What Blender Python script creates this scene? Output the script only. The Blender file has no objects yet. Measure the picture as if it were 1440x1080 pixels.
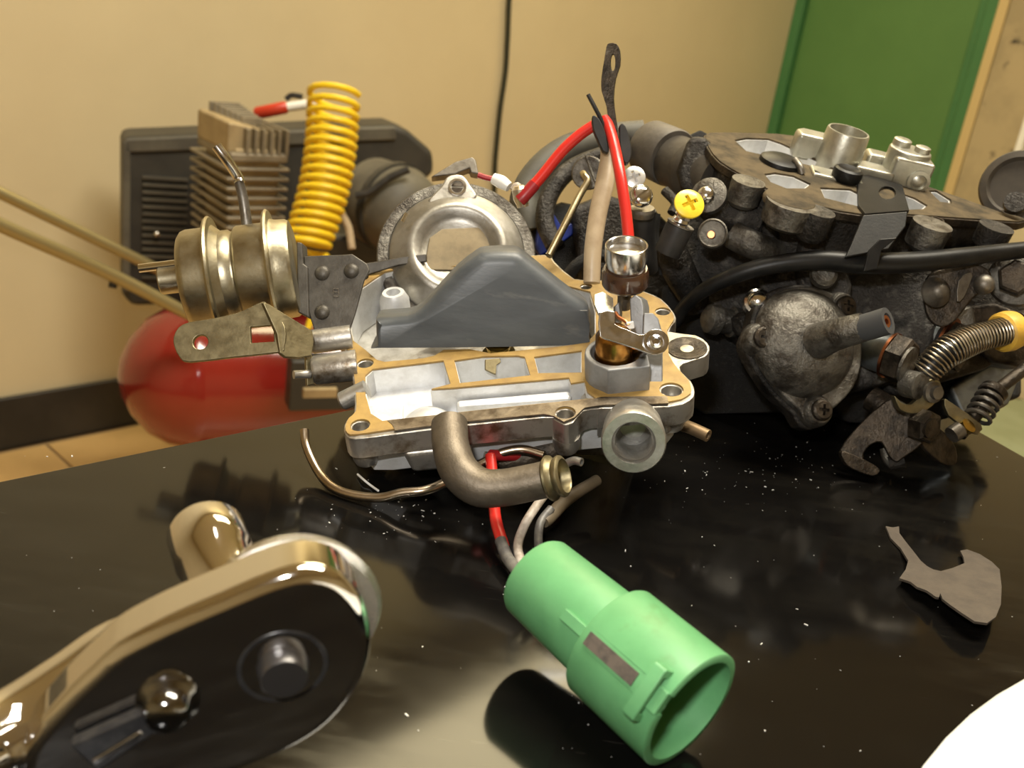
import bpy, bmesh, math, random
from mathutils import Vector, Matrix
from mathutils.geometry import tessellate_polygon, delaunay_2d_cdt
random.seed(4)
SC = bpy.context.scene
COL = SC.collection
RAD = math.radians
# ------------------------------------------------------------------ camera, world, lights
F = 1400.0                                   # focal length in pixels of the 1440x1080 frame
PITCH, ROLL, H = RAD(20.7), RAD(8.5), 0.16
FWD = Vector((0, math.cos(PITCH), -math.sin(PITCH)))
_u0 = Vector((0, math.sin(PITCH), math.cos(PITCH))); _r0 = Vector((1, 0, 0))
RT = math.cos(ROLL) * _r0 + math.sin(ROLL) * _u0
UP = -math.sin(ROLL) * _r0 + math.cos(ROLL) * _u0
CAM = Vector((0, 0, H))
FLOOR = -0.76
CEIL = 1.75
cd = bpy.data.cameras.new('camera'); cam = bpy.data.objects.new('camera', cd); COL.objects.link(cam)
cam.matrix_world = Matrix.Translation(CAM) @ Matrix((RT, UP, -FWD)).transposed().to_4x4()
cd.sensor_width = 36; cd.lens = 36 * F / 1440; cd.clip_start = 0.01; cd.clip_end = 50
cd.dof.use_dof = True; cd.dof.focus_distance = 0.345; cd.dof.aperture_fstop = 20
SC.camera = cam
SC.view_settings.view_transform = 'Standard'; SC.view_settings.look = 'None'
SC.view_settings.gamma = 1; SC.view_settings.use_curve_mapping = False
SC.view_settings.exposure = 0.55
w = bpy.data.worlds.new('world'); SC.world = w; w.use_nodes = True
w.node_tree.nodes['Background'].inputs[0].default_value = (1.0, 0.86, 0.62, 1)
w.node_tree.nodes['Background'].inputs[1].default_value = 0.0

def area(name, loc, target, sx, sy, power, color):
    l = bpy.data.lights.new(name, 'AREA'); l.shape = 'RECTANGLE'; l.size = sx; l.size_y = sy
    l.energy = power; l.color = color
    o = bpy.data.objects.new(name, l); COL.objects.link(o); o.location = loc
    o.rotation_euler = (Vector(target) - Vector(loc)).to_track_quat('-Z', 'Y').to_euler()
    return o
# on-camera flash, left of and above the lens
area('camera_flash_offscreen', CAM - RT * 0.04 + UP * 0.075 - FWD * 0.08, CAM + FWD * 0.5, 0.03, 0.018, 0.85, (1.0, 0.97, 0.92))
# fluorescent ceiling lamps
LD = Vector((math.sin(RAD(41.2)), math.cos(RAD(41.2)), 0))
lp = area('ceiling_lamp_back_offscreen', (0.14, 2.18, CEIL - 0.03), (0.14, 2.18, -1), 1.3, 0.45, 18, (1.0, 0.84, 0.50))
lp.rotation_euler = (0, 0, RAD(90 - 41.2))
area('ceiling_lamp_bench_offscreen', (0.35, 0.55, CEIL - 0.04), (0.35, 0.55, -1), 1.2, 0.5, 46, (1.0, 0.92, 0.75))

# ------------------------------------------------------------------ pixel helpers
def ray(px, py): return FWD + (px - 720) / F * RT + (540 - py) / F * UP
def pt(px, py, d): return CAM + d * ray(px, py)
def ptz(px, py, z):
    r = ray(px, py); return CAM + r * ((z - H) / r.z)
def camv(x, y, z): return (x * RT + y * UP - z * FWD)
def depth(p): return (p - CAM).dot(FWD)

class Frame:
    def __init__(s, o, ex, ey):
        s.o = Vector(o); s.x = ex.normalized(); s.z = s.x.cross(ey).normalized(); s.y = s.z.cross(s.x)
    def w(s, x, y, z=0): return s.o + s.x * x + s.y * y + s.z * z
    def loc(s, px, py, z=0):
        r = ray(px, py); q = s.o + s.z * z
        t = (q - CAM).dot(s.z) / r.dot(s.z); p = CAM + r * t - s.o
        return (p.dot(s.x), p.dot(s.y))
    def at(s, px, py, z=0):
        x, y = s.loc(px, py, z); return s.w(x, y, z)
    def poly(s, pts, z=0): return [s.loc(a, b, z) for a, b in pts]
    def shift(s, z): return Frame(s.w(0, 0, z), s.x, s.y)
def tilt_frame(o, roll, elev):
    """plane seen under an elevation angle; roll turns it counter-clockwise in view"""
    r, e = RAD(roll), RAD(elev)
    return Frame(o, camv(math.cos(r), math.sin(r), 0),
                 camv(-math.sin(r) * math.sin(e), math.cos(r) * math.sin(e), -math.cos(e)))
def face_frame(o, roll=0, yaw=0, pitch=0):
    """plane facing the viewer, turned by yaw about its y and pitch about its x"""
    m = Matrix.Rotation(RAD(roll), 3, 'Z') @ Matrix.Rotation(RAD(yaw), 3, 'Y') @ Matrix.Rotation(RAD(pitch), 3, 'X')
    a = m @ Vector((1, 0, 0)); b = m @ Vector((0, 1, 0))
    return Frame(o, camv(*a), camv(*b))
def circ(cx, cy, r, n=20, r2=None, a0=0):
    r2 = r2 or r
    return [(cx + r * math.cos(a0 + 2 * math.pi * k / n), cy + r2 * math.sin(a0 + 2 * math.pi * k / n)) for k in range(n)]
def smooth(pts, n=6, closed=False):
    P = [Vector(p) for p in pts]; out = []; m = len(P)
    rng = m if closed else m - 1
    for i in range(rng):
        p1, p2 = P[i], P[(i + 1) % m]
        p0 = P[i - 1] if (i > 0 or closed) else p1 * 2 - p2
        p3 = P[(i + 2) % m] if (i + 2 < m or closed) else p2 * 2 - p1
        for k in range(n):
            t = k / n
            out.append(0.5 * ((2 * p1) + (p2 - p0) * t + (2 * p0 - 5 * p1 + 4 * p2 - p3) * t * t + (3 * p1 - p0 - 3 * p2 + p3) * t ** 3))
    if not closed: out.append(P[-1])
    return out
def smooth2(pts, n=3): return [(v.x, v.y) for v in smooth([(a, b, 0) for a, b in pts], n, True)]

# ------------------------------------------------------------------ mesh builder
REST = ('carburetor_cover', 'dark_carburetor', 'wire_connector', 'ratchet_wrench')
class G:
    def __init__(s): s.v = []; s.f = []
    def add(s, vs, fs):
        o = len(s.v); s.v += [Vector(v) for v in vs]; s.f += [tuple(i + o for i in f) for f in fs]; return s
    def tube(s, pts, r, n=12, cap=True, sub=6, bore=0, closed=False):
        if sub > 1:
            if isinstance(r, (list, tuple)):
                q = smooth([(v, 0, 0) for v in r], sub); r = [a.x for a in q]
            pts = smooth(pts, sub, closed)
        P = [Vector(p) for p in pts]; m = len(P)
        R = r if isinstance(r, (list, tuple)) else [r] * m
        t0 = (P[1] - P[0]).normalized(); nrm = t0.orthogonal().normalized(); vs = []; fs = []
        for i, p in enumerate(P):
            if closed: t = (P[(i + 1) % m] - P[i - 1]).normalized()
            else: t = (P[min(i + 1, m - 1)] - P[max(i - 1, 0)]).normalized()
            nrm = (nrm - t * nrm.dot(t)).normalized(); b = t.cross(nrm)
            for k in range(n):
                a = 2 * math.pi * k / n; vs.append(p + (nrm * math.cos(a) + b * math.sin(a)) * R[i])
        for i in range(m if closed else m - 1):
            for k in range(n):
                a, b2 = i * n + k, i * n + (k + 1) % n
                c, d = ((i + 1) % m) * n + (k + 1) % n, ((i + 1) % m) * n + k
                fs.append((a, b2, c, d))
        if cap and not closed:
            if bore:                                          # open mouth at the far end
                t = (P[-1] - P[-2]).normalized(); o = len(vs)
                for dd, rr in ((0, R[-1] * bore), (-R[-1] * 3, R[-1] * bore * .95)):
                    for k in range(n):
                        v = vs[(m - 1) * n + k] - P[-1]; vs.append(P[-1] + v * (rr / R[-1]) + t * dd)
                for q0, q1 in (((m - 1) * n, o), (o, o + n)):
                    for k in range(n): fs.append((q0 + k, q0 + (k + 1) % n, q1 + (k + 1) % n, q1 + k))
                fs.append(tuple(range(o + n, o + 2 * n)))
            else: fs.append(tuple(range((m - 1) * n, m * n)))
            fs.append(tuple(reversed(range(n))))
        return s.add(vs, fs)
    def lathe(s, o, ax, prof, n=32, sc=1.0, ref=None):
        o = Vector(o); ax = Vector(ax).normalized()
        a1 = (ref - ax * ref.dot(ax)).normalized() if ref is not None else ax.orthogonal().normalized()
        b1 = ax.cross(a1); vs = []; fs = []; rings = []
        for t, r in prof:
            if r < 1e-9: rings.append([len(vs)]); vs.append(o + ax * t * sc)
            else:
                st = len(vs)
                for k in range(n):
                    a = 2 * math.pi * k / n
                    vs.append(o + ax * t * sc + (a1 * math.cos(a) + b1 * math.sin(a)) * r * sc)
                rings.append(list(range(st, st + n)))
        for A, B in zip(rings, rings[1:]):
            if len(A) == 1 and len(B) == 1: continue
            for k in range(n):
                k2 = (k + 1) % n
                if len(A) == 1: fs.append((A[0], B[k2], B[k]))
                elif len(B) == 1: fs.append((A[k], A[k2], B[0]))
                else: fs.append((A[k], A[k2], B[k2], B[k]))
        if len(rings[0]) > 1: fs.append(tuple(reversed(rings[0])))
        if len(rings[-1]) > 1: fs.append(tuple(rings[-1]))
        return s.add(vs, fs)
    def prism(s, fr, out, z0, z1, holes=(), taper=1.0):
        loops = [list(out)] + [list(h) for h in holes]
        area2 = lambda L: sum(L[i][0] * L[(i + 1) % len(L)][1] - L[(i + 1) % len(L)][0] * L[i][1] for i in range(len(L)))
        for i, L in enumerate(loops):
            if (area2(L) > 0) != (i == 0): L.reverse()
        cx = sum(p[0] for p in loops[0]) / len(loops[0]); cy = sum(p[1] for p in loops[0]) / len(loops[0])
        flat = [p for L in loops for p in L]; n = len(flat)
        vs = [fr.w(cx + (x - cx) * taper, cy + (y - cy) * taper, z0) for x, y in flat] + [fr.w(x, y, z1) for x, y in flat]
        fs = []
        if len(loops) == 1:
            fs += [tuple(range(n, 2 * n)), tuple(reversed(range(n)))]
        else:
            edges = []; o = 0
            for L in loops:
                edges += [(o + k, o + (k + 1) % len(L)) for k in range(len(L))]; o += len(L)
            def inside(x, y, L):
                r = False
                for i in range(len(L)):
                    (xa, ya), (xb, yb) = L[i - 1], L[i]
                    if (ya > y) != (yb > y) and x < (xb - xa) * (y - ya) / (yb - ya) + xa: r = not r
                return r
            cv_, _, cf_, ov_, _, _ = delaunay_2d_cdt([Vector(p) for p in flat], edges, [], 1, 1e-7)
            mp_ = [o[0] if o else -1 for o in ov_]; tris = []
            for f in cf_:
                mx = sum(cv_[i].x for i in f) / len(f); my = sum(cv_[i].y for i in f) / len(f)
                if not inside(mx, my, loops[0]) or any(inside(mx, my, h) for h in loops[1:]): continue
                g = [mp_[i] for i in f]
                if -1 in g: continue
                for k in range(1, len(g) - 1): tris.append((g[0], g[k], g[k + 1]))
            for a, b, c in tris:
                A, B, Cc = flat[a], flat[b], flat[c]
                if (B[0] - A[0]) * (Cc[1] - A[1]) - (B[1] - A[1]) * (Cc[0] - A[0]) < 0: b, c = c, b
                fs.append((a + n, b + n, c + n)); fs.append((c, b, a))
        o = 0
        for L in loops:
            m = len(L)
            for k in range(m):
                a, b = o + k, o + (k + 1) % m; fs.append((a, b, b + n, a + n))
            o += m
        return s.add(vs, fs)
    def loft(s, fr, rings):
        n = len(rings[0][0]); vs = [fr.w(x, y, z) for L, z in rings for x, y in L]; fs = []
        for i in range(len(rings) - 1):
            for k in range(n): fs.append((i * n + k, i * n + (k + 1) % n, (i + 1) * n + (k + 1) % n, (i + 1) * n + k))
        fs += [tuple(range(n)), tuple(range((len(rings) - 1) * n, len(rings) * n))]
        return s.add(vs, fs)
    def box(s, fr, x0, x1, y0, y1, z0, z1):
        return s.prism(fr, [(x0, y0), (x1, y0), (x1, y1), (x0, y1)], z0, z1)
    def ball(s, o, r, n=16, ax=None, squash=1.0):
        pr = [(-r * squash * math.cos(math.pi * k / 10), r * math.sin(math.pi * k / 10)) for k in range(11)]
        pr[0] = (-r * squash, 0); pr[-1] = (r * squash, 0)
        return s.lathe(o, ax or Vector((0, 0, 1)), pr, n)
    def build(s, name, mat, parent=None, bevel=0, ang=38, segs=2):
        root = parent
        off = Vector((0, 0, 0))
        q = parent
        if q is not None: off = Vector(q['_o'])
        if root is not None and root.name.split('.')[0] in REST:
            for v in s.v: v.z = max(v.z, 0.0002)
        me = bpy.data.meshes.new(name); me.from_pydata([v - off for v in s.v], [], s.f); me.update()
        bm = bmesh.new(); bm.from_mesh(me); bmesh.ops.remove_doubles(bm, verts=bm.verts, dist=1e-7)
        bmesh.ops.recalc_face_normals(bm, faces=bm.faces); bm.to_mesh(me); bm.free()
        for p in me.polygons: p.use_smooth = True
        me.set_sharp_from_angle(angle=RAD(ang))
        me.materials.append(mat)
        o = bpy.data.objects.new(name, me); COL.objects.link(o)
        o['_o'] = tuple(off)
        if parent is not None: o.parent = parent
        if bevel:
            m = o.modifiers.new('bevel', 'BEVEL'); m.width = bevel; m.segments = segs; m.limit_method = 'ANGLE'
            m.angle_limit = RAD(40); m.harden_normals = True; m.use_clamp_overlap = True
        return o
def cut(o, g):
    """subtract a closed shape from a part"""
    off = Vector(o['_o']); me = bpy.data.meshes.new('cutter'); me.from_pydata([v - off for v in g.v], [], g.f)
    bm = bmesh.new(); bm.from_mesh(me); bmesh.ops.recalc_face_normals(bm, faces=bm.faces); bm.to_mesh(me); bm.free()
    c = bpy.data.objects.new('cutter', me); COL.objects.link(c); c.parent = o.parent
    md = o.modifiers.new('cut', 'BOOLEAN'); md.object = c; md.operation = 'DIFFERENCE'; md.solver = 'EXACT'
    dg = bpy.context.evaluated_depsgraph_get(); dg.update()
    nm = bpy.data.meshes.new_from_object(o.evaluated_get(dg))
    o.modifiers.remove(md); bpy.data.objects.remove(c)
    if len(nm.polygons) > 8: o.data = nm; nm.set_sharp_from_angle(angle=RAD(38))
    else: print('cut failed', o.name)
def plus(fr, L, w, z0, z1):
    return G().prism(fr, [(-L, -w), (-w, -w), (-w, -L), (w, -L), (w, -w), (L, -w), (L, w), (w, w), (w, L), (-w, L), (-w, w), (-L, w)], z0, z1)
def tag(o, label, cat, group=None):
    o['label'] = label; o['category'] = cat
    if group: o['group'] = group
    return o
def thing(name, label, cat, loc, group=None):
    o = bpy.data.objects.new(name, None); COL.objects.link(o); o.location = loc; o['_o'] = tuple(loc)
    o.empty_display_size = 0.02
    return tag(o, label, cat, group)
def struct(o): o['kind'] = 'structure'; return o

# ------------------------------------------------------------------ materials
def mat(name, base, metal=0.0, rough=0.5, c2=None, scale=150.0, lo=0.42, hi=0.62, bump=0.0, bscale=None, rvar=0.0,
        coat=0.0, detail=5.0, c3=None, s3=40.0, lo3=.5, hi3=.7, stretch=None, m2=None, emit=0, spec=0.5):
    m = bpy.data.materials.new(name); m.use_nodes = True; N = m.node_tree.nodes; L = m.node_tree.links
    b = N['Principled BSDF']
    b.inputs['Base Color'].default_value = (*base, 1); b.inputs['Metallic'].default_value = metal
    b.inputs['Roughness'].default_value = rough; b.inputs['Coat Weight'].default_value = coat
    b.inputs['Specular IOR Level'].default_value = spec
    tc = N.new('ShaderNodeTexCoord'); co = tc.outputs['Object']
    if stretch:
        mp = N.new('ShaderNodeMapping'); mp.inputs['Scale'].default_value = stretch; L.new(co, mp.inputs[0]); co = mp.outputs[0]
    def noise(sc, det=detail):
        n = N.new('ShaderNodeTexNoise'); n.inputs['Scale'].default_value = sc; n.inputs['Detail'].default_value = det
        n.inputs['Roughness'].default_value = .62
        L.new(co, n.inputs['Vector']); return n.outputs['Fac']
    def ramp(f, a, c):
        r = N.new('ShaderNodeMapRange'); r.inputs[1].default_value = a; r.inputs[2].default_value = c
        L.new(f, r.inputs[0]); return r.outputs[0]
    col = None
    if c2:
        f = ramp(noise(scale), lo, hi)
        mx = N.new('ShaderNodeMix'); mx.data_type = 'RGBA'; mx.inputs[6].default_value = (*base, 1); mx.inputs[7].default_value = (*c2, 1)
        L.new(f, mx.inputs[0]); col = mx.outputs[2]
        if m2 is not None:
            mr = N.new('ShaderNodeMapRange'); mr.inputs[3].default_value = metal; mr.inputs[4].default_value = m2
            L.new(f, mr.inputs[0]); L.new(mr.outputs[0], b.inputs['Metallic'])
    if c3:
        f3 = ramp(noise(s3), lo3, hi3)
        mx = N.new('ShaderNodeMix'); mx.data_type = 'RGBA'; mx.inputs[7].default_value = (*c3, 1)
        if col: L.new(col, mx.inputs[6])
        else: mx.inputs[6].default_value = (*base, 1)
        L.new(f3, mx.inputs[0]); col = mx.outputs[2]
    if col: L.new(col, b.inputs['Base Color'])
    if rvar:
        mr = N.new('ShaderNodeMapRange'); mr.inputs[1].default_value = .3; mr.inputs[2].default_value = .7
        mr.inputs[3].default_value = max(.02, rough - rvar); mr.inputs[4].default_value = min(1, rough + rvar)
        L.new(noise(scale * .7), mr.inputs[0]); L.new(mr.outputs[0], b.inputs['Roughness'])
    if bump:
        bp = N.new('ShaderNodeBump'); bp.inputs['Strength'].default_value = bump; bp.inputs['Distance'].default_value = 0.001
        L.new(noise(bscale or scale * 2), bp.inputs['Height']); L.new(bp.outputs[0], b.inputs['Normal'])
    return m
alu = mat('cast_aluminium', (.52, .51, .48), .85, .42, (.36, .34, .30), 180, .4, .7, .12, 900, .1)
alu_in = mat('bright_aluminium', (.72, .73, .74), .5, .45, (.56, .56, .55), 130, .4, .7, .1, 900, .08)
alu_dirty = mat('oily_aluminium', (.47, .45, .41), .85, .4, (.17, .13, .085), 130, .5, .7, .15, 700, .12)
gask = mat('tan_gasket', (.35, .225, .065), 0, .5, (.26, .16, .048), 150, .4, .65, .1, 1500, .1, c3=(.20, .12, .045), s3=60, lo3=.57, hi3=.72)
zinc = mat('yellow_zinc', (.44, .405, .30), 1, .36, (.34, .30, .20), 160, .4, .7, .06, 900, .08, c3=(.2, .175, .12), s3=120, lo3=.62, hi3=.8)
zincgold = mat('gold_zinc', (.24, .205, .12), .9, .45, (.15, .125, .07), 220, .42, .7, .08, 900, .1)
steel = mat('dark_steel', (.20, .185, .16), .8, .45, (.12, .105, .085), 220, .4, .7, .1, 900, .1)
bright = mat('bright_steel', (.72, .72, .72), 1, .2, (.55, .54, .52), 300, .45, .7, 0, None, .06)
chrome = mat('chrome', (.74, .73, .72), 1, .06)
chromeband = mat('knurled_chrome', (.6, .6, .6), 1, .2, bump=.5, bscale=2500)
blacksteel = mat('black_steel', (.07, .07, .075), .8, .3, (.11, .11, .11), 400)
grime = mat('grimy_casting', (.032, .028, .024), .5, .44, (.13, .12, .105), 160, .54, .72, .9, 700, .14, c3=(.008, .007, .006), s3=60, lo3=.5, hi3=.64)
grime2 = mat('grey_grimy_casting', (.155, .145, .125), .7, .42, (.055, .047, .038), 130, .44, .62, .6, 700, .12, c3=(.27, .255, .23), s3=90, lo3=.6, hi3=.74)
grimeblk = mat('sooty_black', (.008, .0075, .007), .1, .45, (.03, .028, .026), 500, .55, .7, 1.0, 1800, .1)
grimebrn = mat('brown_oily_steel', (.062, .048, .034), .65, .4, (.024, .019, .014), 170, .42, .62, .45, 700, .12, c3=(.12, .10, .075), s3=110, lo3=.6, hi3=.74)
topgask = mat('brown_gasket', (.10, .075, .042), 0, .8, (.04, .032, .02), 90, .42, .64, .15, 900, spec=.2)
rubber = mat('black_rubber', (.006, .006, .006), 0, .42, (.014, .013, .012), 120, .45, .7, .06, 900, spec=.28)
rubber_m = mat('matte_black_rubber', (.014, .0135, .013), 0, .5, (.028, .026, .024), 90, spec=.35)
greyhose = mat('dusty_hose', (.13, .115, .095), .2, .62, (.075, .065, .052), 60, .4, .65, .2, 400)
floatm = mat('float_plastic', (.055, .062, .069), 0, .42, (.085, .094, .102), 60, .4, .65, .05, 700, .08, c3=(.24, .235, .215), s3=70, lo3=.58, hi3=.85, stretch=(.35, 1, 1.3))
redw = mat('red_wire', (.56, .025, .018), 0, .3)
redd = mat('dark_red_sleeve', (.30, .012, .016), 0, .4)
tanh = mat('tan_sheath', (.46, .36, .235), 0, .4, (.36, .27, .17), 70)
whitew = mat('white_wire', (.52, .46, .40), 0, .5, (.3, .25, .2), 200)
greyw = mat('dark_wire', (.07, .065, .065), 0, .45, (.16, .15, .13), 150)
greenp = mat('green_plastic', (.12, .34, .145), 0, .42, (.095, .28, .115), 60, .4, .7, .03, 900, c3=(.085, .19, .065), s3=50, lo3=.62, hi3=.8)
dirtp = mat('dirty_slot', (.10, .08, .062), 0, .7, (.05, .042, .034), 300)
brass = mat('oiled_brass', (.42, .22, .06), 1, .25, (.30, .14, .035), 220)
brownp = mat('brown_plastic', (.062, .027, .014), 0, .25, (.035, .016, .009), 160, coat=.4)
copper = mat('copper', (.52, .2, .09), 1, .35)
yellowp = mat('yellow_paint', (.85, .66, .04), 0, .4, (.78, .56, .03), 300, coat=.3)
goldm = mat('gold_screw', (.72, .52, .16), 1, .22)
nylon = mat('yellow_nylon', (.62, .38, .05), 0, .45, (.48, .28, .04), 120)
bluep = mat('blue_plastic', (.006, .02, .16), 0, .4)
yhose = mat('yellow_hose', (.82, .58, .018), 0, .4)
tankred = mat('red_tank_paint', (.24, .018, .012), 0, .16, (.19, .014, .010), 3, coat=.5)
shroud = mat('black_shroud', (.028, .027, .024), 0, .5, (.045, .042, .035), 12)
shroud_l = mat('faded_shroud', (.11, .10, .075), 0, .6, (.07, .063, .05), 12)
fins = mat('compressor_fins', (.30, .265, .20), .5, .55, (.20, .17, .12), 14)
headm = mat('compressor_head', (.42, .33, .19), .3, .55, (.30, .23, .13), 14)
tubeolive = mat('olive_handle', (.34, .29, .15), .7, .4)
wallm = mat('cream_paint', (.62, .53, .345), 0, .65, (.58, .49, .315), 3, .35, .7, .06, 40)
ceilm = mat('ceiling_paint', (.75, .68, .52), 0, .8)
doorg = mat('green_door_paint', (.08, .19, .055), 0, .45, (.088, .205, .06), 4)
doorf = mat('green_frame_paint', (.05, .165, .06), 0, .4, (.055, .18, .065), 4)
peel = mat('peeling_paint', (.42, .34, .2), 0, .7, (.33, .27, .16), 6, c3=(.025, .022, .018), s3=9, lo3=.61, hi3=.66)
creamtrim = mat('cream_trim', (.55, .42, .2), 0, .6)
floorm = mat('tan_floor_tile', (.55, .36, .15), 0, .35, (.48, .31, .125), 5)
groutm = mat('brown_grout', (.26, .17, .08), 0, .8)
basem = mat('black_baseboard', (.018, .016, .014), 0, .45, (.03, .026, .022), 8)
matgreen = mat('pale_green_vinyl', (.30, .36, .22), 0, .25, (.36, .43, .29), 5, spec=.6)
whitep = mat('white_glaze', (.88, .88, .84), 0, .25)
scrapm = mat('brown_gasket_paper', (.075, .059, .043), 0, .8, (.055, .043, .032), 150, .4, .65, .3, 900)
cablem = mat('dark_green_cable', (.022, .024, .014), 0, .5)
speckm = mat('grey_specks', (.6, .6, .58), .3, .4)
woodm = mat('bench_frame_paint', (.03, .03, .03), .2, .5)
# bench top: black lacquer, streaky wear and fine scratches in the gloss
def bench_mat():
    m = bpy.data.materials.new('black_bench_laminate'); m.use_nodes = True; N = m.node_tree.nodes; L = m.node_tree.links
    b = N['Principled BSDF']; b.inputs['Specular IOR Level'].default_value = .27
    tc = N.new('ShaderNodeTexCoord')
    def noise(sc, st, det=6, rot=.5):
        mp = N.new('ShaderNodeMapping'); mp.inputs['Scale'].default_value = st; mp.inputs['Rotation'].default_value = (0, 0, rot)
        n = N.new('ShaderNodeTexNoise'); n.inputs['Scale'].default_value = sc; n.inputs['Detail'].default_value = det; n.inputs['Roughness'].default_value = .65
        L.new(tc.outputs['Object'], mp.inputs[0]); L.new(mp.outputs[0], n.inputs[0]); return n.outputs['Fac']
    def mr(f, a, c, d, e):
        r = N.new('ShaderNodeMapRange'); r.inputs[1].default_value = a; r.inputs[2].default_value = c; r.inputs[3].default_value = d; r.inputs[4].default_value = e
        L.new(f, r.inputs[0]); return r.outputs[0]
    streak = noise(20, (1, 4, 1), 8, .62)
    broad = noise(7, (1, 1, 1), 4)
    mu = N.new('ShaderNodeMath'); mu.operation = 'MULTIPLY'
    L.new(mr(streak, .42, .75, 0, 1), mu.inputs[0]); L.new(mr(broad, .42, .62, .1, 1), mu.inputs[1])
    ro = mr(mu.outputs[0], 0, 1, .09, .34); L.new(ro, b.inputs['Roughness'])
    mx = N.new('ShaderNodeMix'); mx.data_type = 'RGBA'; mx.inputs[6].default_value = (.0035, .0032, .003, 1); mx.inputs[7].default_value = (.010, .009, .007, 1)
    L.new(mu.outputs[0], mx.inputs[0])
    sc = noise(60, (1, 60, 1), 2, .95); sm = mr(sc, .735, .76, 0, .5)
    br = mr(noise(9, (1, 1, 1), 2, 1.3), .5, .62, 0, 1)
    mm = N.new('ShaderNodeMath'); mm.operation = 'MULTIPLY'; L.new(sm, mm.inputs[0]); L.new(br, mm.inputs[1])
    m2 = N.new('ShaderNodeMix'); m2.data_type = 'RGBA'; m2.inputs[7].default_value = (.12, .11, .09, 1)
    L.new(mx.outputs[2], m2.inputs[6]); L.new(mm.outputs[0], m2.inputs[0]); L.new(m2.outputs[2], b.inputs['Base Color'])
    return m
benchm = bench_mat()

# ------------------------------------------------------------------ the room
Z = Vector((0, 0, 1))
WD = Vector((math.sin(RAD(41.2)), math.cos(RAD(41.2)), 0))          # along the back wall
WN = Vector((WD.y, -WD.x, 0))                                          # from the back wall into the room
W0 = ptz(80, 614, FLOOR); W0.z = 0
room = Frame(W0, WD, -WN)                                              # x along wall, -y into the room
def wpix(px, py):
    r = ray(px, py); t = (W0 - CAM).dot(WN) / r.dot(WN); return CAM + r * t
xc = (wpix(1108, 95) - W0).dot(WD)                                     # corner at the green door
XL, XR, YB = -2.6, xc, -4.6
def wall(name, fr, x0, x1, m, z0=FLOOR, z1=CEIL, th=.08):
    return struct(G().prism(fr, [(x0, z0), (x1, z0), (x1, z1), (x0, z1)], -th, 0).build(name, m))
wall('wall_back', Frame(W0, WD, Z), XL - .08, XR + .08, wallm)
WR = W0 + WD * XR
door_fr = Frame(WR, WN, Z)                                             # x runs from the corner into the room
def dpix(px, py):
    r = ray(px, py); t = (WR - CAM).dot(WD) / r.dot(WD); p = CAM + r * t - WR
    return p.dot(WN), p.z
wall('wall_right', Frame(WR, WN, Z), 0, -YB, wallm)
wall('wall_left', Frame(W0 + WD * XL, -WN, Z), YB, 0, wallm)
wall('wall_front', Frame(W0 + WN * -YB, -WD, Z), -XR - .08, -XL + .08, wallm)
struct(G().prism(room, [(XL, YB), (XR, YB), (XR, 0), (XL, 0)], CEIL, CEIL + .08).build('ceiling', ceilm))
fl = struct(G().prism(room, [(XL, YB), (XR, YB), (XR, 0), (XL, 0)], FLOOR - .08, FLOOR - .004).build('floor', groutm))
tile = None
ts = .305
for i in range(-3, 9):
    for j in range(0, 6):
        x0 = -.335 + i * ts; y1 = -.02 - j * ts
        if x0 + ts > XR: continue
        if tile is None:
            tile = G().box(Frame((0, 0, 0), WD, -WN), .003, ts - .003, -ts + .003, -.003, -.004, 0).build('tile', floorm, fl, bevel=.001)
            o = tile
        else: o = tile.copy(); COL.objects.link(o)
        o.location = room.w(x0, y1, FLOOR)
wb = Frame(W0, WD, Z)
struct(G().prism(wb, [(XL, FLOOR), (XR, FLOOR), (XR, FLOOR + .105), (XL, FLOOR + .105)], 0, .012).build('baseboard_back', basem, bevel=.003))
# green door in the right wall, its stepped frame and the peeling post beside it
dx0 = 0.035; dx1 = dpix(1352, 110)[0]; dx2 = dpix(1398, 60)[0]
top = 1.3
d = thing('door_1', 'green', 'door', WR + Z * FLOOR); del d['label']; del d['category']; d['kind'] = 'structure'
G().box(door_fr, dx0, dx1, FLOOR + .01, top, .002, .02).build('door_panel', doorg, d, bevel=.003)
G().box(door_fr, .0, dx0, FLOOR, top, .0, .05).build('door_frame', doorf, d, bevel=.004)
wfr = dx2 - dx1
G().box(door_fr, dx1 + .002, dx1 + wfr * .45, FLOOR, top, .0, .03).build('door_frame', doorf, d, bevel=.004)
G().box(door_fr, dx1 + wfr * .45, dx2, FLOOR, top, .0, .05).build('door_frame', doorf, d, bevel=.004)
struct(G().box(door_fr, dx2, dx2 + .03, FLOOR, CEIL, 0, .058).build('trim_1', creamtrim, bevel=.003))
struct(G().box(door_fr, dx2 + .03, dx2 + .17, FLOOR, CEIL, 0, .05).build('trim_2', peel, bevel=.003))
struct(G().box(door_fr, dx2 + .17, dx2 + .19, FLOOR, CEIL, 0, .07).build('trim_3', whitep, bevel=.003))
mt = G().prism(Frame((0, 0, FLOOR), Vector((1, 0, 0)), Vector((0, 1, 0))), [(.9, 1.4), (2.2, 1.7), (1.75, 3.0), (.75, 2.7)], .0, .006).build('floor_mat', matgreen)
tag(mt, 'pale green glossy mat lying on the floor past the bench edge', 'mat')

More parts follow.
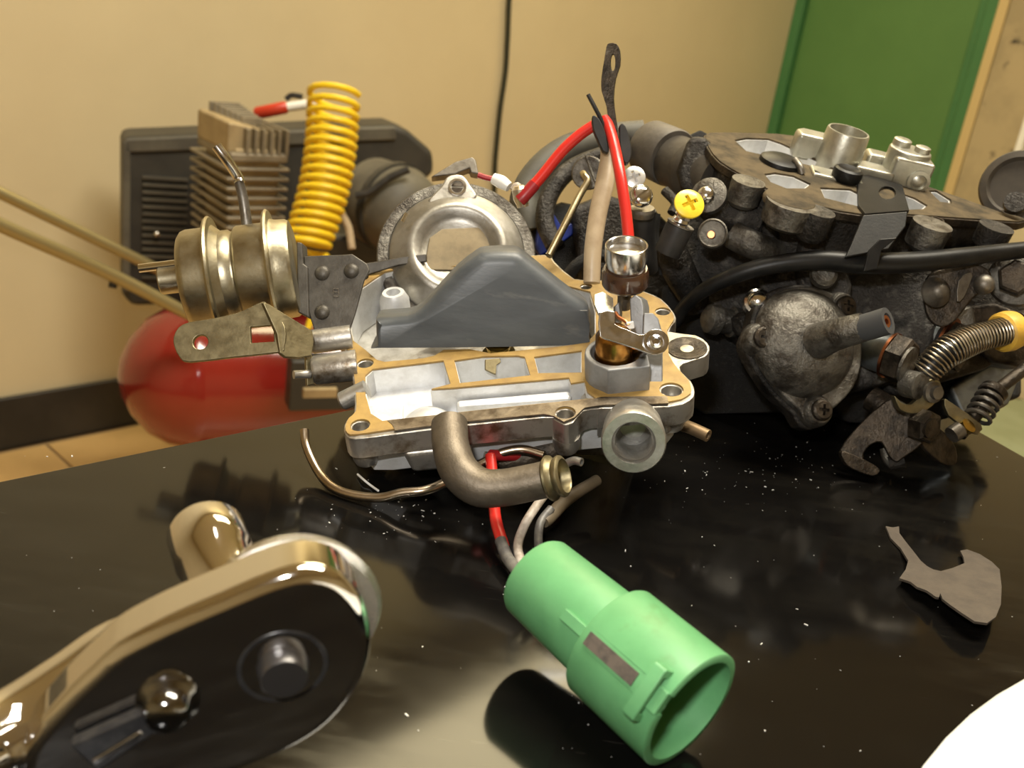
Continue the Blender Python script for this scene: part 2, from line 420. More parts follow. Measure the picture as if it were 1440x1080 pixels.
# ------------------------------------------------------------------ workbench
a, b = ptz(0, 675, 0), ptz(480, 577, 0); dl = (b - a).normalized()
c, e = ptz(1440, 641, 0), ptz(1378, 606, 0); dr = (c - e).normalized()
den = dl.x * dr.y - dl.y * dr.x
tt = ((e.x - a.x) * dr.y - (e.y - a.y) * dr.x) / den
K = a + dl * tt
ln_ = (K.x * dl.y - K.y * dl.x) / (dl.x * dr.y - dl.y * dr.x)          # near edge passes below the lens
ln_ = abs(ln_) + .005
cor = [K, K - dl * 1.25, K - dl * 1.25 + dr * ln_, K + dr * ln_]
print('bench', cor)
wfr_ = Frame((0, 0, 0), Vector((1, 0, 0)), Vector((0, 1, 0)))
bench = thing('workbench', 'glossy black workbench top with scratches and wear under the carburetor parts', 'workbench', (cor[2] + (K - cor[2]) * .5) + Z * FLOOR)
cp = [(v.x, v.y) for v in cor]
G().prism(wfr_, cp, -.028, 0).build('bench_top', benchm, bench, bevel=.0015)
mid = sum((Vector(p) for p in cp), Vector((0, 0))) / 4
for p in cp:
    q = mid + (Vector(p) - mid) * .9
    G().box(wfr_, q.x - .025, q.x + .025, q.y - .025, q.y + .025, FLOOR, -.028).build('leg', woodm, bench)

# ------------------------------------------------------------------ air compressor (on the floor by the wall)
D = 1.62; S = D / F
comp = thing('air_compressor', 'small air compressor with red tank, black shroud and finned pump by the wall', 'air compressor', (lambda v: Vector((v.x, v.y, FLOOR)))(pt(330, 520, D)))
# yaw the machine a little so that its length runs with the wall
CX = (WD * .75 + Vector((1, 0, 0)) * .7).normalized(); CY = Vector((-CX.y, CX.x, 0))
tc0 = pt(262, 528, D)
tank = G().lathe(tc0, CX, [(-.105, 0), (-.10, .03), (-.085, .062), (-.06, .092), (-.03, .110), (0, .118), (.012, .121), (.02, .119), (.36, .119), (.38, .121), (.40, .115), (.44, .085), (.46, .05), (.47, 0)], 48).build('tank', tankred, comp)
for k in (.05, .32):
    for sgn in (-1, 1):
        q = tc0 + CX * k + CY * .07 * sgn
        G().tube([q - Z * .08, Vector((q.x, q.y, FLOOR))], .012, 8, sub=1).build('foot', shroud, comp)
cf = Frame(tc0, CX, CY)                                               # z up
# black shroud box behind the pump
sf = Frame(pt(172, 198, D + .03), CX, Z)                               # x right, y up, z toward camera
sh = G().prism(sf, sf.poly([(172, 193), (265, 189), (490, 178), (555, 176), (575, 184), (610, 214), (612, 244), (590, 262), (560, 420), (185, 432), (172, 415)]), -.10, 0).build('shroud', shroud, comp, bevel=.012)
G().prism(sf, sf.poly([(175, 195), (265, 191), (490, 180), (555, 178), (556, 196), (490, 199), (265, 211), (175, 214)]), 0, .006).build('shroud_top_band', shroud_l, comp, bevel=.003)
G().prism(sf, [(.0, 0), (.013, 0), (.013, -.26), (0, -.26)], 0, .006).build('shroud_edge', shroud_l, comp, bevel=.003)
for k in range(15):
    y = -.055 - k * .0125
    G().box(sf, .032, .105, y - .004, y, 0, .007).build('grille_slat', shroud_l, sh)
G().ball(sf.w(.055, -.152, .012), .0055).build('shroud_screw', bright, sh)
# finned cylinder, head with upright fins
CX2 = (Matrix.Rotation(RAD(-14), 3, Z).inverted() @ CX).normalized()
pf = Frame(pt(362, 300, D - .10), CX2, Z)
G().box(pf, -.036, .036, -.12, .095, -.125, -.008).build('cylinder', headm, comp, bevel=.004)
for k in range(13):
    y = -.115 + k * .0148
    g = .043 + .0006 * k
    G().box(pf, -g, g, y, y + .006, -.16, .0).build('fin', fins, comp, bevel=.0025)
G().box(pf, -.046, .046, .076, .090, -.14, .0).build('cylinder_head', fins, comp, bevel=.004)
G().prism(pf, [(-.046, .088), (.040, .088), (.036, .118), (-.036, .132), (-.046, .132)], -.14, -.012).build('head_block', headm, comp, bevel=.004)
for k in range(6):
    x = -.022 + k * .0125
    G().box(pf, x, x + .005, .088, .126, -.14, .0).build('head_fin', fins, comp, bevel=.001)
for k in range(7):
    z = -.135 + k * .014
    G().box(pf, -.030 + .003 * k, .02, .125, .145 - .0015 * k, z, z + .005).build('head_fin', fins, comp, bevel=.001)
# motor at the back right
mo = pt(552, 292, D - .02)
G().lathe(mo, WN, [(-.05, 0), (-.05, .07), (.02, .07), (.05, .06), (.068, .04), (.074, 0)], 32).build('motor', shroud_l, comp)
G().lathe(mo, WN, [(.0, .070), (.0, .074), (.012, .074), (.012, .070)], 32).build('motor_band', shroud, comp)
G().box(Frame(pt(430, 345, D - .03), CX, Z), -.09, .2, -.09, .02, -.08, .0).build('crankcase', shroud, comp, bevel=.012)
G().box(Frame(pt(440, 560, D - .12), CX, Z), -.035, .1, -.022, .06, -.04, .0).build('pressure_switch', shroud, comp, bevel=.004)
G().box(Frame(pt(446, 553, D - .16), CX, Z), -.02, .03, -.008, .006, -.01, .0).build('switch_plate', headm, comp, bevel=.001)
# carrying handle: two bars towards the left
G().tube([pt(-60, 240, 1.30), pt(0, 271, 1.34), pt(200, 368, 1.50), pt(262, 398, 1.55)], .0085, 12).build('handle_bar', tubeolive, comp)
G().tube([pt(-60, 284, 1.18), pt(0, 316, 1.22), pt(160, 388, 1.36), pt(285, 452, 1.46)], .0092, 12).build('handle_bar', tubeolive, comp)
G().tube([pt(160, 395, 1.37), pt(158, 405, 1.37)], .006, 8, sub=1).build('handle_clip', shroud, comp)
# pipe on the pump
G().tube([pt(500, 275, D - .1), pt(520, 270, D - .1), pt(548, 250, D - .1), pt(575, 238, D - .1)], .006, 8).build('air_pipe', rubber_m, comp)
G().tube([pt(480, 300, D - .1), pt(490, 320, D - .1), pt(495, 350, D - .1)], .006, 8).build('air_pipe', tanh, comp)
# yellow coil hose hanging on the compressor
coil = []
top_, bot = pt(470, 128, 1.46), pt(428, 352, 1.44)
axis = (bot - top_); L_ = axis.length; axis.normalize()
e1 = camv(1, 0, 0); e1 = (e1 - axis * e1.dot(axis)).normalized(); e2 = axis.cross(e1)
turns = 17
for k in range(turns * 14 + 1):
    t = k / (turns * 14.0); a_ = 2 * math.pi * k / 14
    tz = (t ** .92)
    bow = .012 * math.sin(math.pi * t)
    rr = .036 - .004 * t
    coil.append(top_ + axis * L_ * tz + e1 * (rr * math.cos(a_) + bow) + e2 * rr * math.sin(a_))
coil.append(pt(440, 440, 1.44)); coil.append(pt(433, 462, 1.44))
hose = G().tube(coil, .0047, 8, sub=1).build('air_hose', yhose)
tag(hose, 'bright yellow coiled air hose hanging in front of the compressor pump', 'hose')
# red handled tool lying on the compressor
t_ = thing('screwdriver', 'red handled tool lying on top of the compressor behind the yellow coil', 'hand tool', pt(385, 158, D - .02))
A_, B_ = pt(358, 160, D - .02), pt(402, 151, D - .02)
ax = (B_ - A_).normalized()
G().lathe(A_, ax, [(0, 0), (0, .007), (.004, .010), (.05, .010), (.055, .007), (.055, 0)], 16).build('handle', mat('tool_red', (.5, .04, .015), 0, .35), t_)
G().tube([B_, pt(455, 143, D - .02)], .0075, 10, sub=1).build('shaft', whitep, t_)
G().tube([pt(402, 140, D - .02), pt(410, 134, D - .02), pt(425, 136, D - .02)], .0045, 8).build('clip', rubber_m, t_)
# cable hanging down the wall
cw = []
for (x, y) in ((716, -60), (711, 0), (709, 50), (706, 100), (699, 150), (694, 200), (691, 245), (690, 330), (688, 420)):
    cw.append(wpix(x, y) + WN * .012)
tag(G().tube(cw, .0065, 8).build('wall_cable', cablem), 'thin dark cable hanging down the cream wall', 'cable')

# ------------------------------------------------------------------ carburetor cover (light alloy, gasket up)
A = tilt_frame(pt(700, 590, .33), 4, 35)
cv = thing('carburetor_cover', 'upturned light alloy carburetor cover with tan gasket and dark float', 'carburetor part', (lambda v: Vector((v.x, v.y, 0)))(pt(720, 560, .36)))
def sA(z=0): return .33 / F
OUT = [(483, 603), (488, 590), (498, 580), (498, 556), (494, 520), (490, 503), (479, 480), (471, 452), (474, 430), (482, 412), (488, 392), (500, 382), (520, 378),
       (557, 374), (610, 371), (690, 364), (765, 358), (780, 368), (808, 392), (846, 394), (880, 398), (907, 410), (930, 420), (948, 440), (950, 452), (941, 466),
       (978, 471), (995, 482), (998, 492), (990, 502), (960, 511), (958, 522), (972, 536), (977, 551), (970, 563), (940, 572), (850, 574), (820, 578), (806, 594), (793, 597),
       (778, 589), (765, 587), (640, 600), (543, 612), (500, 617), (487, 613)]
C1 = [(490, 430), (500, 412), (522, 397), (541, 384), (560, 380), (612, 378), (690, 373), (755, 370), (772, 384), (790, 402), (830, 412), (838, 440), (838, 470), (826, 484), (792, 489), (722, 496),
      (690, 499), (660, 493), (624, 494), (612, 502), (596, 506), (541, 511), (530, 508), (514, 494), (497, 481), (492, 462)]
C2 = [(514, 530), (524, 521), (624, 509), (634, 542), (607, 549), (640, 547), (800, 533), (803, 541), (822, 538), (826, 553), (838, 562), (700, 576), (538, 594), (522, 584), (514, 556)]
C3 = [(639, 509), (680, 503), (728, 502), (738, 504), (746, 530), (647, 541)]
C4 = [(751, 504), (818, 495), (818, 526), (757, 527)]
outl = smooth2(A.poly(OUT), 2)
cav = [A.poly(C1), A.poly(C2), A.poly(C3), A.poly(C4)]
px = sA()
HOLES = [(507, 600, 13.5), (514, 513, 12.5), (509, 392, 12), (795, 583, 14), (944, 550, 16.5), (932, 440, 12), (824, 405, 10)]
bolt = []; ghol = []
for (x, y, r) in HOLES:
    lx, ly = A.loc(x, y); bolt.append(circ(lx, ly, r * px * .86, 20)); ghol.append(circ(lx, ly, r * px * 1.05, 20))
G().prism(A, outl, -.0085, 0, cav + bolt).build('flange', alu_dirty, cv, bevel=.0006)
# thin gasket glued on the rim
GOUT = smooth2([(x * 1, y) for x, y in A.poly([(486, 602), (491, 590), (501, 580), (501, 556), (497, 520), (493, 503), (482, 480), (474, 452), (477, 431), (485, 413), (491, 394), (502, 385), (521, 381),
       (557, 377), (610, 374), (690, 367), (763, 361), (778, 371), (806, 395), (846, 397), (879, 401), (905, 413), (928, 423), (945, 441), (947, 452), (938, 467),
       (941, 480), (940, 500), (955, 523), (968, 537), (972, 551), (966, 559), (940, 567), (850, 569), (820, 573), (806, 588), (793, 593), (779, 585), (765, 582), (640, 594), (543, 607), (500, 613), (489, 611)])], 2)
G().prism(A, GOUT, 0, .0007, cav + ghol).build('gasket', gask, cv)
# bare oily metal along the front rim where the gasket has come off
BR_ = A.poly([(556, 608), (640, 597), (765, 585), (779, 588), (793, 596), (808, 590), (822, 576), (850, 572), (940, 570), (938, 560), (845, 561), (838, 563), (700, 577), (545, 594), (552, 600)])
G().prism(A, BR_, .0004, .0009, [ghol[3]]).build('bare_rim', mat('bare_oily_rim', (.24, .20, .15), .8, .38, (.10, .075, .05), 140, .4, .62, .15, 800), cv)
# casting walls below the flange, thinner than it
def grow(L, k):
    cx = sum(p[0] for p in L) / len(L); cy = sum(p[1] for p in L) / len(L)
    return [(cx + (x - cx) * k, cy + (y - cy) * k) for x, y in L]
def inset(L, dd):
    n = len(L); ar = sum(L[i][0] * L[(i + 1) % n][1] - L[(i + 1) % n][0] * L[i][1] for i in range(n)); sg = 1 if ar > 0 else -1; out = []
    for i in range(n):
        p0, p1, p2 = Vector(L[i - 1]), Vector(L[i]), Vector(L[(i + 1) % n])
        d1 = (p1 - p0).normalized(); d2 = (p2 - p1).normalized()
        nn = Vector((-(d1.y + d2.y), d1.x + d2.x)) * sg
        if nn.length < 1e-6: nn = Vector((-d1.y, d1.x)) * sg
        nn.normalize(); out.append(tuple(p1 + nn * dd))
    return out
WALL = [(500, 582), (503, 556), (500, 520), (496, 503), (485, 480), (477, 452), (480, 432), (488, 412), (500, 396), (522, 384),
        (557, 378), (610, 375), (690, 368), (760, 362), (785, 380), (810, 397), (860, 400), (910, 420), (925, 440), (930, 470), (935, 500), (945, 525), (950, 550), (940, 562), (850, 568), (700, 582), (543, 600), (515, 600)]
wl = A.poly(WALL)
G().prism(A, wl, -.019, -.0085, [A.poly(C1), A.poly(C2), A.poly(C3), A.poly(C4)]).build('casting_walls', alu_in, cv, bevel=.0005)
for h_ in cav:
    G().prism(A, inset(h_, -.0003), -.0187, -.0001, [inset(h_, .0004)]).build('cavity_wall', alu_in, cv)
# floors of the cavities
G().prism(A, inset(A.poly(C2), -.001), -.0115, -.0095).build('trough_floor', alu_in, cv)
G().prism(A, inset(A.poly(C3), -.001), -.0155, -.0135).build('trough_floor', alu_in, cv)
G().prism(A, inset(A.poly(C4), -.001), -.0155, -.0135).build('trough_floor', alu_in, cv)
G().prism(A, inset(A.poly(C1), -.001), -.021, -.019).build('float_well_floor', alu, cv)
x, y = A.loc(552, 405); G().lathe(A.w(x, y, -.0185), A.z, [(0, 0), (0, .0062), (.013, .0062), (.0165, .0045), (.0165, .003), (.011, .0028), (.011, 0)], 24).build('well_boss', alu_in, cv)
x, y = A.loc(600, 583, -.005); G().ball(A.w(x, y, -.0135), .0105, 24, A.z, .9).build('trough_bulge', alu_in, cv)
x, y = A.loc(540, 552); G().box(A, x - .009, x + .006, y - .006, y + .004, -.0115, -.0075).build('trough_step', alu_in, cv, bevel=.0012)
# ramp along the trough
x0, y0 = A.loc(640, 548); x1, y1 = A.loc(802, 534); G().prism(A, [(x0, y0 - .001), (x1, y1 - .001), (x1, y1 - .0055), (x0, y0 - .0045)], -.0115, -.0035).build('trough_ramp', alu_in, cv, bevel=.0014)
# bosses under the flange holes, front skirt and air horn below
for (x, y, r) in HOLES[:6]:
    lx, ly = A.loc(x, y); G().lathe(A.w(lx, ly, -.0085), -A.z, [(0, r * px * 1.45), (.004, r * px * 1.4), (.006, r * px * 1.2), (.006, r * px * .8), (-.004, r * px * .8)], 20).build('screw_boss', alu_dirty, cv)
SK = [(500, 613), (640, 601), (765, 588), (765, 575), (640, 588), (500, 600)]
G().prism(A, A.poly([(560, 611), (640, 603), (663, 600), (655, 575), (560, 585)]), -.018, -.008, taper=.8).build('pipe_boss', alu_dirty, cv, bevel=.002)
hx, hy = A.loc(650, 480)
G().lathe(A.w(hx, hy, -.019), -A.z, [(0, .031), (.008, .028), (.022, .027), (.034, .027), (.036, .025), (.036, 0)], 40).build('air_horn', alu_dirty, cv, bevel=0)
hx, hy = A.loc(830, 450)
G().lathe(A.w(hx, hy, -.019), -A.z, [(0, .024), (.008, .022), (.03, .021), (.031, 0)], 40).build('air_horn', alu_dirty, cv)
# threaded fuel port at the front right
f0 = pt(891, 622, .318)
pax = camv(-.10, -.26, .96).normalized()
G().lathe(f0, pax, [(-.024, .0085), (-.015, .0098), (-.004, .0104), (0, .0104), (.0006, .0100), (.0006, .0071), (-.001, .0064)] +
          [(-.0015 - .0009 * k, .0060 if k % 2 else .0066) for k in range(17)] + [(-.018, .0045), (-.018, 0)], 40).build('threaded_port', alu, cv)
G().prism(A, A.poly([(838, 576), (850, 571), (940, 571), (946, 566), (935, 548), (850, 556)]), -.0125, -.0010).build('port_shoulder', alu_dirty, cv, bevel=.0015)
q = A.at(840, 590, -.006); G().lathe(q - A.y * -.004, -A.y, [(-.006, 0), (-.006, .0052), (.002, .0050), (.0035, .0035), (.0035, 0)], 16).build('port_lug', alu_dirty, cv)
# ear at the right
x, y = A.loc(966, 490); G().lathe(A.w(x, y, .0), A.z, [(-.001, 0), (-.001, .0075), (.0004, .0072), (.0004, .003), (-.001, .001), (-.001, 0)], 20).build('ear_face', grimebrn, cv)
# elbow pipe
EP = [pt(632, 596, .325), pt(634, 628, .318), pt(646, 662, .312), pt(672, 684, .309), pt(706, 686, .308), pt(750, 678, .307), pt(772, 673, .3065)]
s_ = .31 / F
G().tube(EP, [27 * s_, 27 * s_, 28 * s_, 28 * s_, 26.5 * s_, 26 * s_, 26 * s_], 24).build('elbow_pipe', mat('dull_pipe_steel', (.165, .138, .105), .7, .5, (.11, .09, .065), 150, .4, .65, .15, 900), cv)
ea = (EP[-1] - EP[-2]).normalized(); ea = (ea + camv(0, 0, .32)).normalized()
G().lathe(EP[-1] - ea * 2 * s_, ea, [(-6, 25.5), (0, 25.5), (1, 30), (4, 32.5), (7, 32), (10, 28), (14, 26), (17, 28), (20, 29.5), (23, 29), (25, 26.5), (26, 24), (24, 22.5), (-20, 22), (-20, 0)], 36, s_).build('pipe_end', zincgold, cv)
# thin return tube curling out at the left
V = [(428, 604, .345), (431, 628, .343), (447, 662, .338), (466, 684, .333), (495, 696, .330), (535, 700, .328), (566, 693, .327), (600, 689, .327), (640, 672, .332), (680, 650, .336), (705, 637, .337), (735, 632, .337), (765, 640, .335)]
G().tube([pt(*p) for p in reversed(V)], 6.6 * .335 / F, 14, bore=.7).build('return_tube', mat('tarnished_tube', (.46, .38, .28), 1, .3, (.34, .27, .19), 150), cv)
G().tube([pt(790, 655, .333), pt(806, 648, .33), pt(818, 650, .328)], 6 * .33 / F, 12, bore=.6).build('vent_tube', alu, cv)
G().tube([pt(955, 596, .36), pt(972, 602, .356), pt(996, 613, .352)], 9 * .355 / F, 14, sub=3, bore=.55).build('vent_tube', mat('brown_tube', (.26, .18, .10), .7, .45), cv)
# the under side of the choke shaft seen below the rim
G().tube([pt(680, 640, .345), pt(720, 648, .345), pt(800, 625, .345)], .0045, 10).build('lower_rod', grimebrn, cv)

# float
FP = [(536, 491), (530, 486), (527, 456), (533, 449), (572, 446), (590, 437), (612, 414), (642, 382), (668, 362), (682, 356), (722, 355), (738, 362), (775, 392), (806, 416), (824, 428), (831, 440), (830, 474), (822, 485), (740, 489)]
FF = Frame(A.at(680, 487, .002), A.x, (A.z * math.cos(RAD(18)) + A.y * math.sin(RAD(18))))   # profile plane leaning back a little
fp = smooth2(FF.poly(FP), 2)
fsm = fp
fr_ = []
for dz, ins in ((0, .0042), (-.0006, .0028), (-.0016, .0014), (-.003, .0004), (-.0045, 0), (-.016, 0), (-.0185, .0008), (-.020, .0022), (-.0205, .0036)):
    yb = min(p[1] for p in fsm)
    fr_.append(([tuple(Vector(p).lerp(Vector(q), min(1, max(.12, (p[1] - yb - .006) / .012)))) for p, q in zip(fsm, inset(fsm, ins))], dz))
G().loft(FF, fr_).build('float', floatm, cv, ang=60)
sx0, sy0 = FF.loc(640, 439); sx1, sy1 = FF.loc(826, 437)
G().tube([FF.w(sx0, sy0, -.0003), FF.w(sx1, sy1, -.0003)], .00025, 6, sub=1).build('float_crease', mat('pale_crease', (.2, .2, .19), 0, .5), cv)  # thin paler tube laid along the float's crease
# float clip and gold screw in the trough
q = A.at(702, 503, -.0065)
G().lathe(q, A.z, [(-.006, .0055), (.0, .0055), (.0005, .0062), (.0025, .0062), (.003, .0045), (.0055, .0045), (.006, .0035), (.006, 0)], 24).build('clip_screw', goldm, cv)
cfr = face_frame(A.at(692, 512, -.001), 0, 20, -20)
G().prism(cfr, cfr.poly([(682, 506), (703, 504), (704, 510), (698, 514), (697, 527), (690, 524), (682, 520)]), -.0006, .0004).build('spring_clip', zincgold, cv, bevel=.0002)

satin = mat('satin_alloy', (.27, .275, .28), .5, .5, (.2, .2, .2), 130, .4, .7, .1, 900)
# ---- needle valve tower at the right
tz = A.z
bx, by = A.loc(868, 530, .0)
WELL = A.poly([(830, 552), (824, 530), (828, 512), (842, 498), (862, 492), (885, 494), (905, 508), (907, 545), (850, 552)], .0)
# cup-shaped well with a squared front right corner
k0 = A.loc(868, 530, .0); rw = .0112
cup = [(k0[0] + rw * math.cos(t), k0[1] + rw * .95 * math.sin(t)) for t in [RAD(a) for a in range(10, 241, 15)]] + [(k0[0] - .0045, k0[1] - .0108), (k0[0] + .0098, k0[1] - .0100), (k0[0] + .0100, k0[1])]
cin = circ(k0[0] - .0005, k0[1] + .0005, .0086, 28)
G().prism(A, cup, -.011, .0105, [cin]).build('valve_well', satin, cv, bevel=.0006)
G().lathe(A.w(k0[0] - .001, k0[1], -.002), tz, [(0, 0), (0, .0066), (.010, .0066), (.0115, .0070), (.013, .0066), (.019, .0064), (.021, .005), (.0225, .003), (.0225, 0)], 28).build('valve_piston', brass, cv)
tw = face_frame(A.w(*A.loc(915, 540, 0), 0), 4, -6, 0)
def up_plate(pts, z0, z1, name, m, bev=.0005, fr=None):
    fr = fr or tw
    return G().prism(fr, fr.poly(pts), z0, z1).build(name, m, cv, bevel=bev)
up_plate([(905, 552), (932, 548), (932, 470), (926, 448), (918, 440), (905, 440), (904, 470)], -.010, .0, 'tower_post', satin)
tb = face_frame(pt(897, 445, .352), 3, -20, 0)
G().prism(tb, tb.poly([(890, 505), (905, 505), (905, 430), (902, 420), (893, 414), (885, 420), (887, 470)]), -.010, 0).build('tower_back', satin, cv, bevel=.0006)
G().prism(tb, tb.poly([(851, 470), (862, 432), (870, 424), (872, 440), (868, 480)]), -.004, .0).build('tower_side', satin, cv, bevel=.0005)
# arm plate and its pivot
af = face_frame(pt(880, 470, .320), -2, 8, -8)
ARM = [(843, 440), (864, 439), (864, 456), (880, 463), (898, 471), (908, 469), (916, 464), (928, 464), (938, 472), (940, 484), (934, 495), (922, 499), (908, 496), (890, 489), (860, 480), (846, 475), (843, 468)]
G().prism(af, smooth2(af.poly(ARM), 2), -.0006, .0006).build('valve_arm', bright, cv, bevel=.0002)
G().prism(A.shift(.022), A.shift(.022).poly([(841, 442), (863, 440), (862, 421), (848, 412), (836, 416), (836, 430)]), -.0006, .0006).build('arm_tab', bright, cv, bevel=.0002)
pv = af.at(921, 481, .0008)
G().lathe(pv, af.z, [(-.022, 0), (-.022, .0024), (-.004, .0026), (0, .0040), (.0004, .0040), (.0006, .0030), (.0004, .0024), (.0016, .0022), (.0020, .0015), (.0014, .0010), (.0014, 0)], 24).build('pivot_rivet', bright, cv)
G().tube([pt(866, 440, .347), pt(870, 446, .345), pt(880, 452, .343), pt(884, 458, .342)], .0007, 8).build('spring_wire', copper, cv)
G().box(face_frame(pt(887, 457, .342), 10, 20, 0), -.0014, .0014, -.0014, .0012, -.002, 0).build('wire_end', alu_in, cv, bevel=.0003)
# solenoid on top: neck, brown seal, bright can with hollow top
can = pt(881, 350, .352); cs = .352 / F
cax = (tz + camv(.03, 0, 0)).normalized()
base = can - cax * (62 * cs)
G().lathe(base, cax, [(-34, 0), (-34, 10), (-8, 10), (-8, 13), (0, 13), (4, 24), (8, 24), (8, 0)], 28, cs).build('valve_neck', steel, cv)
G().lathe(base, cax, [(4, 0), (4, 31), (7, 33.5), (11, 33.5), (26, 33.5), (29, 32), (32, 31), (32, 0)], 36, cs).build('seal_ring', brownp, cv)
G().lathe(base, cax, [(1, 0), (1, 28), (3.5, 31.5), (5, 31.5), (5.5, 28), (5.5, 0)], 36, cs).build('seal_washer', bright, cv)
G().lathe(base, cax, [(30, 0), (30, 26), (34, 28.5), (44, 28.8), (45, 30), (66, 30.5), (68, 30), (68.5, 29), (67.5, 27.6), (58, 27), (55, 14), (54, 0)], 40, cs).build('valve_can', bright, cv)

# ---- vacuum capsule at the left
dc = .374; cs = dc / F
ca = (A.x + A.y * .12).normalized(); c0 = pt(340, 386, dc)
G().lathe(c0, ca, [(-77, 0), (-77, 56), (-76, 64), (-72, 69), (-66, 71), (-45, 71), (-38, 73), (-37, 84), (-34, 86), (-31, 84), (-30, 73), (-26, 69), (-20, 64), (-10, 64), (-6, 61), (-3, 61), (0, 66), (3, 68), (36, 68), (42, 70),
           (43, 84), (46, 86), (49, 84), (50, 72), (56, 70), (70, 69), (75, 66), (77, 58), (77, 0)], 56, cs).build('vacuum_capsule', zinc, cv)
n0 = pt(262, 390, dc - .004)
G().lathe(n0, -ca, [(-4, 21), (0, 20), (34, 20), (36, 18), (36, 14), (30, 13), (30, 0)], 28, cs).build('capsule_nub', zinc, cv)
p0 = pt(264, 369, dc - .006)
G().tube([p0, p0 - ca * 66 * cs], 6 * cs, 16, sub=1, bore=.7).build('capsule_rod', chrome, cv)
G().tube([pt(349, 330, dc + .004), pt(345, 300, dc + .003), pt(341, 275, dc + .002), pt(335, 252, dc)], [7.8 * cs, 7.6 * cs, 7.2 * cs, 6.8 * cs], 16).build('vacuum_pipe', steel, cv)
G().tube([pt(337, 257, dc), pt(334, 248, dc), pt(318, 224, dc - .004), pt(304, 205, dc - .006)], 7.2 * cs, 16, bore=.7).build('vacuum_pipe_tip', bright, cv)
G().lathe(pt(349, 326, dc + .004), camv(-.05, 1, 0), [(-6, 11), (2, 11), (4, 8.5), (5, 7)], 16, cs).build('pipe_collar', grimebrn, cv)
# riveted bracket between capsule and casting
bf = face_frame(pt(460, 400, .372), 3, -4, -6)
brackm = mat('bracket_steel', (.085, .077, .064), .45, .48, (.055, .048, .038), 200, .4, .65, .12, 900)
BR = [(427, 360), (480, 358), (495, 357), (506, 364), (516, 371), (520, 380), (512, 395), (500, 440), (490, 470), (444, 472), (437, 450), (430, 420), (428, 380)]
bpl = G().prism(bf, bf.poly(BR), -.0012, 0).build('bracket_plate', brackm, cv, bevel=.0005)
af2 = face_frame(pt(560, 365, .415), 0, 0, 0)
G().prism(af2, af2.poly([(500, 362), (515, 370), (540, 366), (566, 361), (600, 357), (600, 368), (560, 373), (500, 392)]), -.002, 0).build('bracket_arm', brackm, cv, bevel=.0005)
G().prism(bf, bf.poly([(418, 341), (426, 342), (428, 372), (434, 376), (436, 448), (420, 440)]), -.006, .0012).build('bracket_flange', brackm, cv, bevel=.0006)
for (x, y) in ((453, 384), (494, 381), (453, 439)):
    G().lathe(bf.at(x, y, 0), bf.z, [(-.0005, .0030), (.0002, .0029), (.0010, .0022), (.0014, .0010), (.0015, 0)], 20).build('rivet', brackm, bpl)
for (xa, ya, xb, yb) in ((469, 406, 476, 406), (469, 411, 476, 411), (469, 417, 476, 417), (469, 406, 469, 417), (476, 406, 476, 417)):
    G().tube([bf.at(xa, ya, .0001), bf.at(xb, yb, .0001)], .0002, 6, sub=1).build('stamped_mark', steel, bpl)
# throttle lever with a round and a square hole
lf = face_frame(pt(330, 480, .347), 4, 0, -14)
LV = [(246, 488), (245, 475), (252, 461), (266, 454), (284, 451), (303, 448), (333, 441), (352, 433), (370, 425), (378, 430), (398, 453), (403, 470), (400, 490), (394, 496), (330, 503), (268, 510), (254, 504)]
lo_ = smooth2(lf.poly(LV), 2); hx, hy = lf.loc(283, 482)
G().prism(lf, lo_, -.0009, .0009, [circ(hx, hy, 10.5 * .347 / F, 20), lf.poly([(353, 461), (385, 458), (386, 481), (354, 483)])]).build('lever_plate', zincgold, cv, bevel=.0004)
lg = Frame(lf.at(396, 465, 0), (lf.x * .75 - lf.z * .66), lf.y)
G().prism(lg, lg.poly([(368, 426), (376, 428), (438, 466), (440, 482), (437, 501), (420, 504), (400, 503), (392, 497), (388, 470)]), -.0009, .0009).build('lever_web', zincgold, cv, bevel=.0004)
tf = face_frame(pt(436, 520, .358), 2, 30, 0)
G().prism(tf, tf.poly([(429, 498), (438, 499), (441, 540), (431, 543)]), -.0012, .0008).build('lever_tab', zincgold, cv, bevel=.0003)
G().tube([pt(436, 526, .357), pt(413, 527, .354)], 6.2 * .355 / F, 14, sub=1).build('stop_pin', alu, cv)
G().lathe(pt(408, 484, .350), lg.z, [(0, .0015), (.0015, .0012), (.002, 0)], 12).build('lever_dimple', zincgold, cv)
# shaft bosses into the casting
cs = .362 / F
G().lathe(pt(474, 476, .364), -ca, [(-20, 0), (-20, 17), (34, 17), (38, 15), (38, 0)], 28, cs).build('shaft_boss', alu_dirty, cv)
G().lathe(pt(482, 516, .360), -ca, [(-20, 0), (-20, 22), (38, 21), (42, 18), (42, 0)], 28, cs).build('shaft_boss', alu_dirty, cv)
G().lathe(pt(498, 556, .350), -(ca + A.z * .4), [(-20, 0), (-20, 13), (18, 13), (21, 10), (21, 0)], 24, cs).build('shaft_boss', alu, cv)

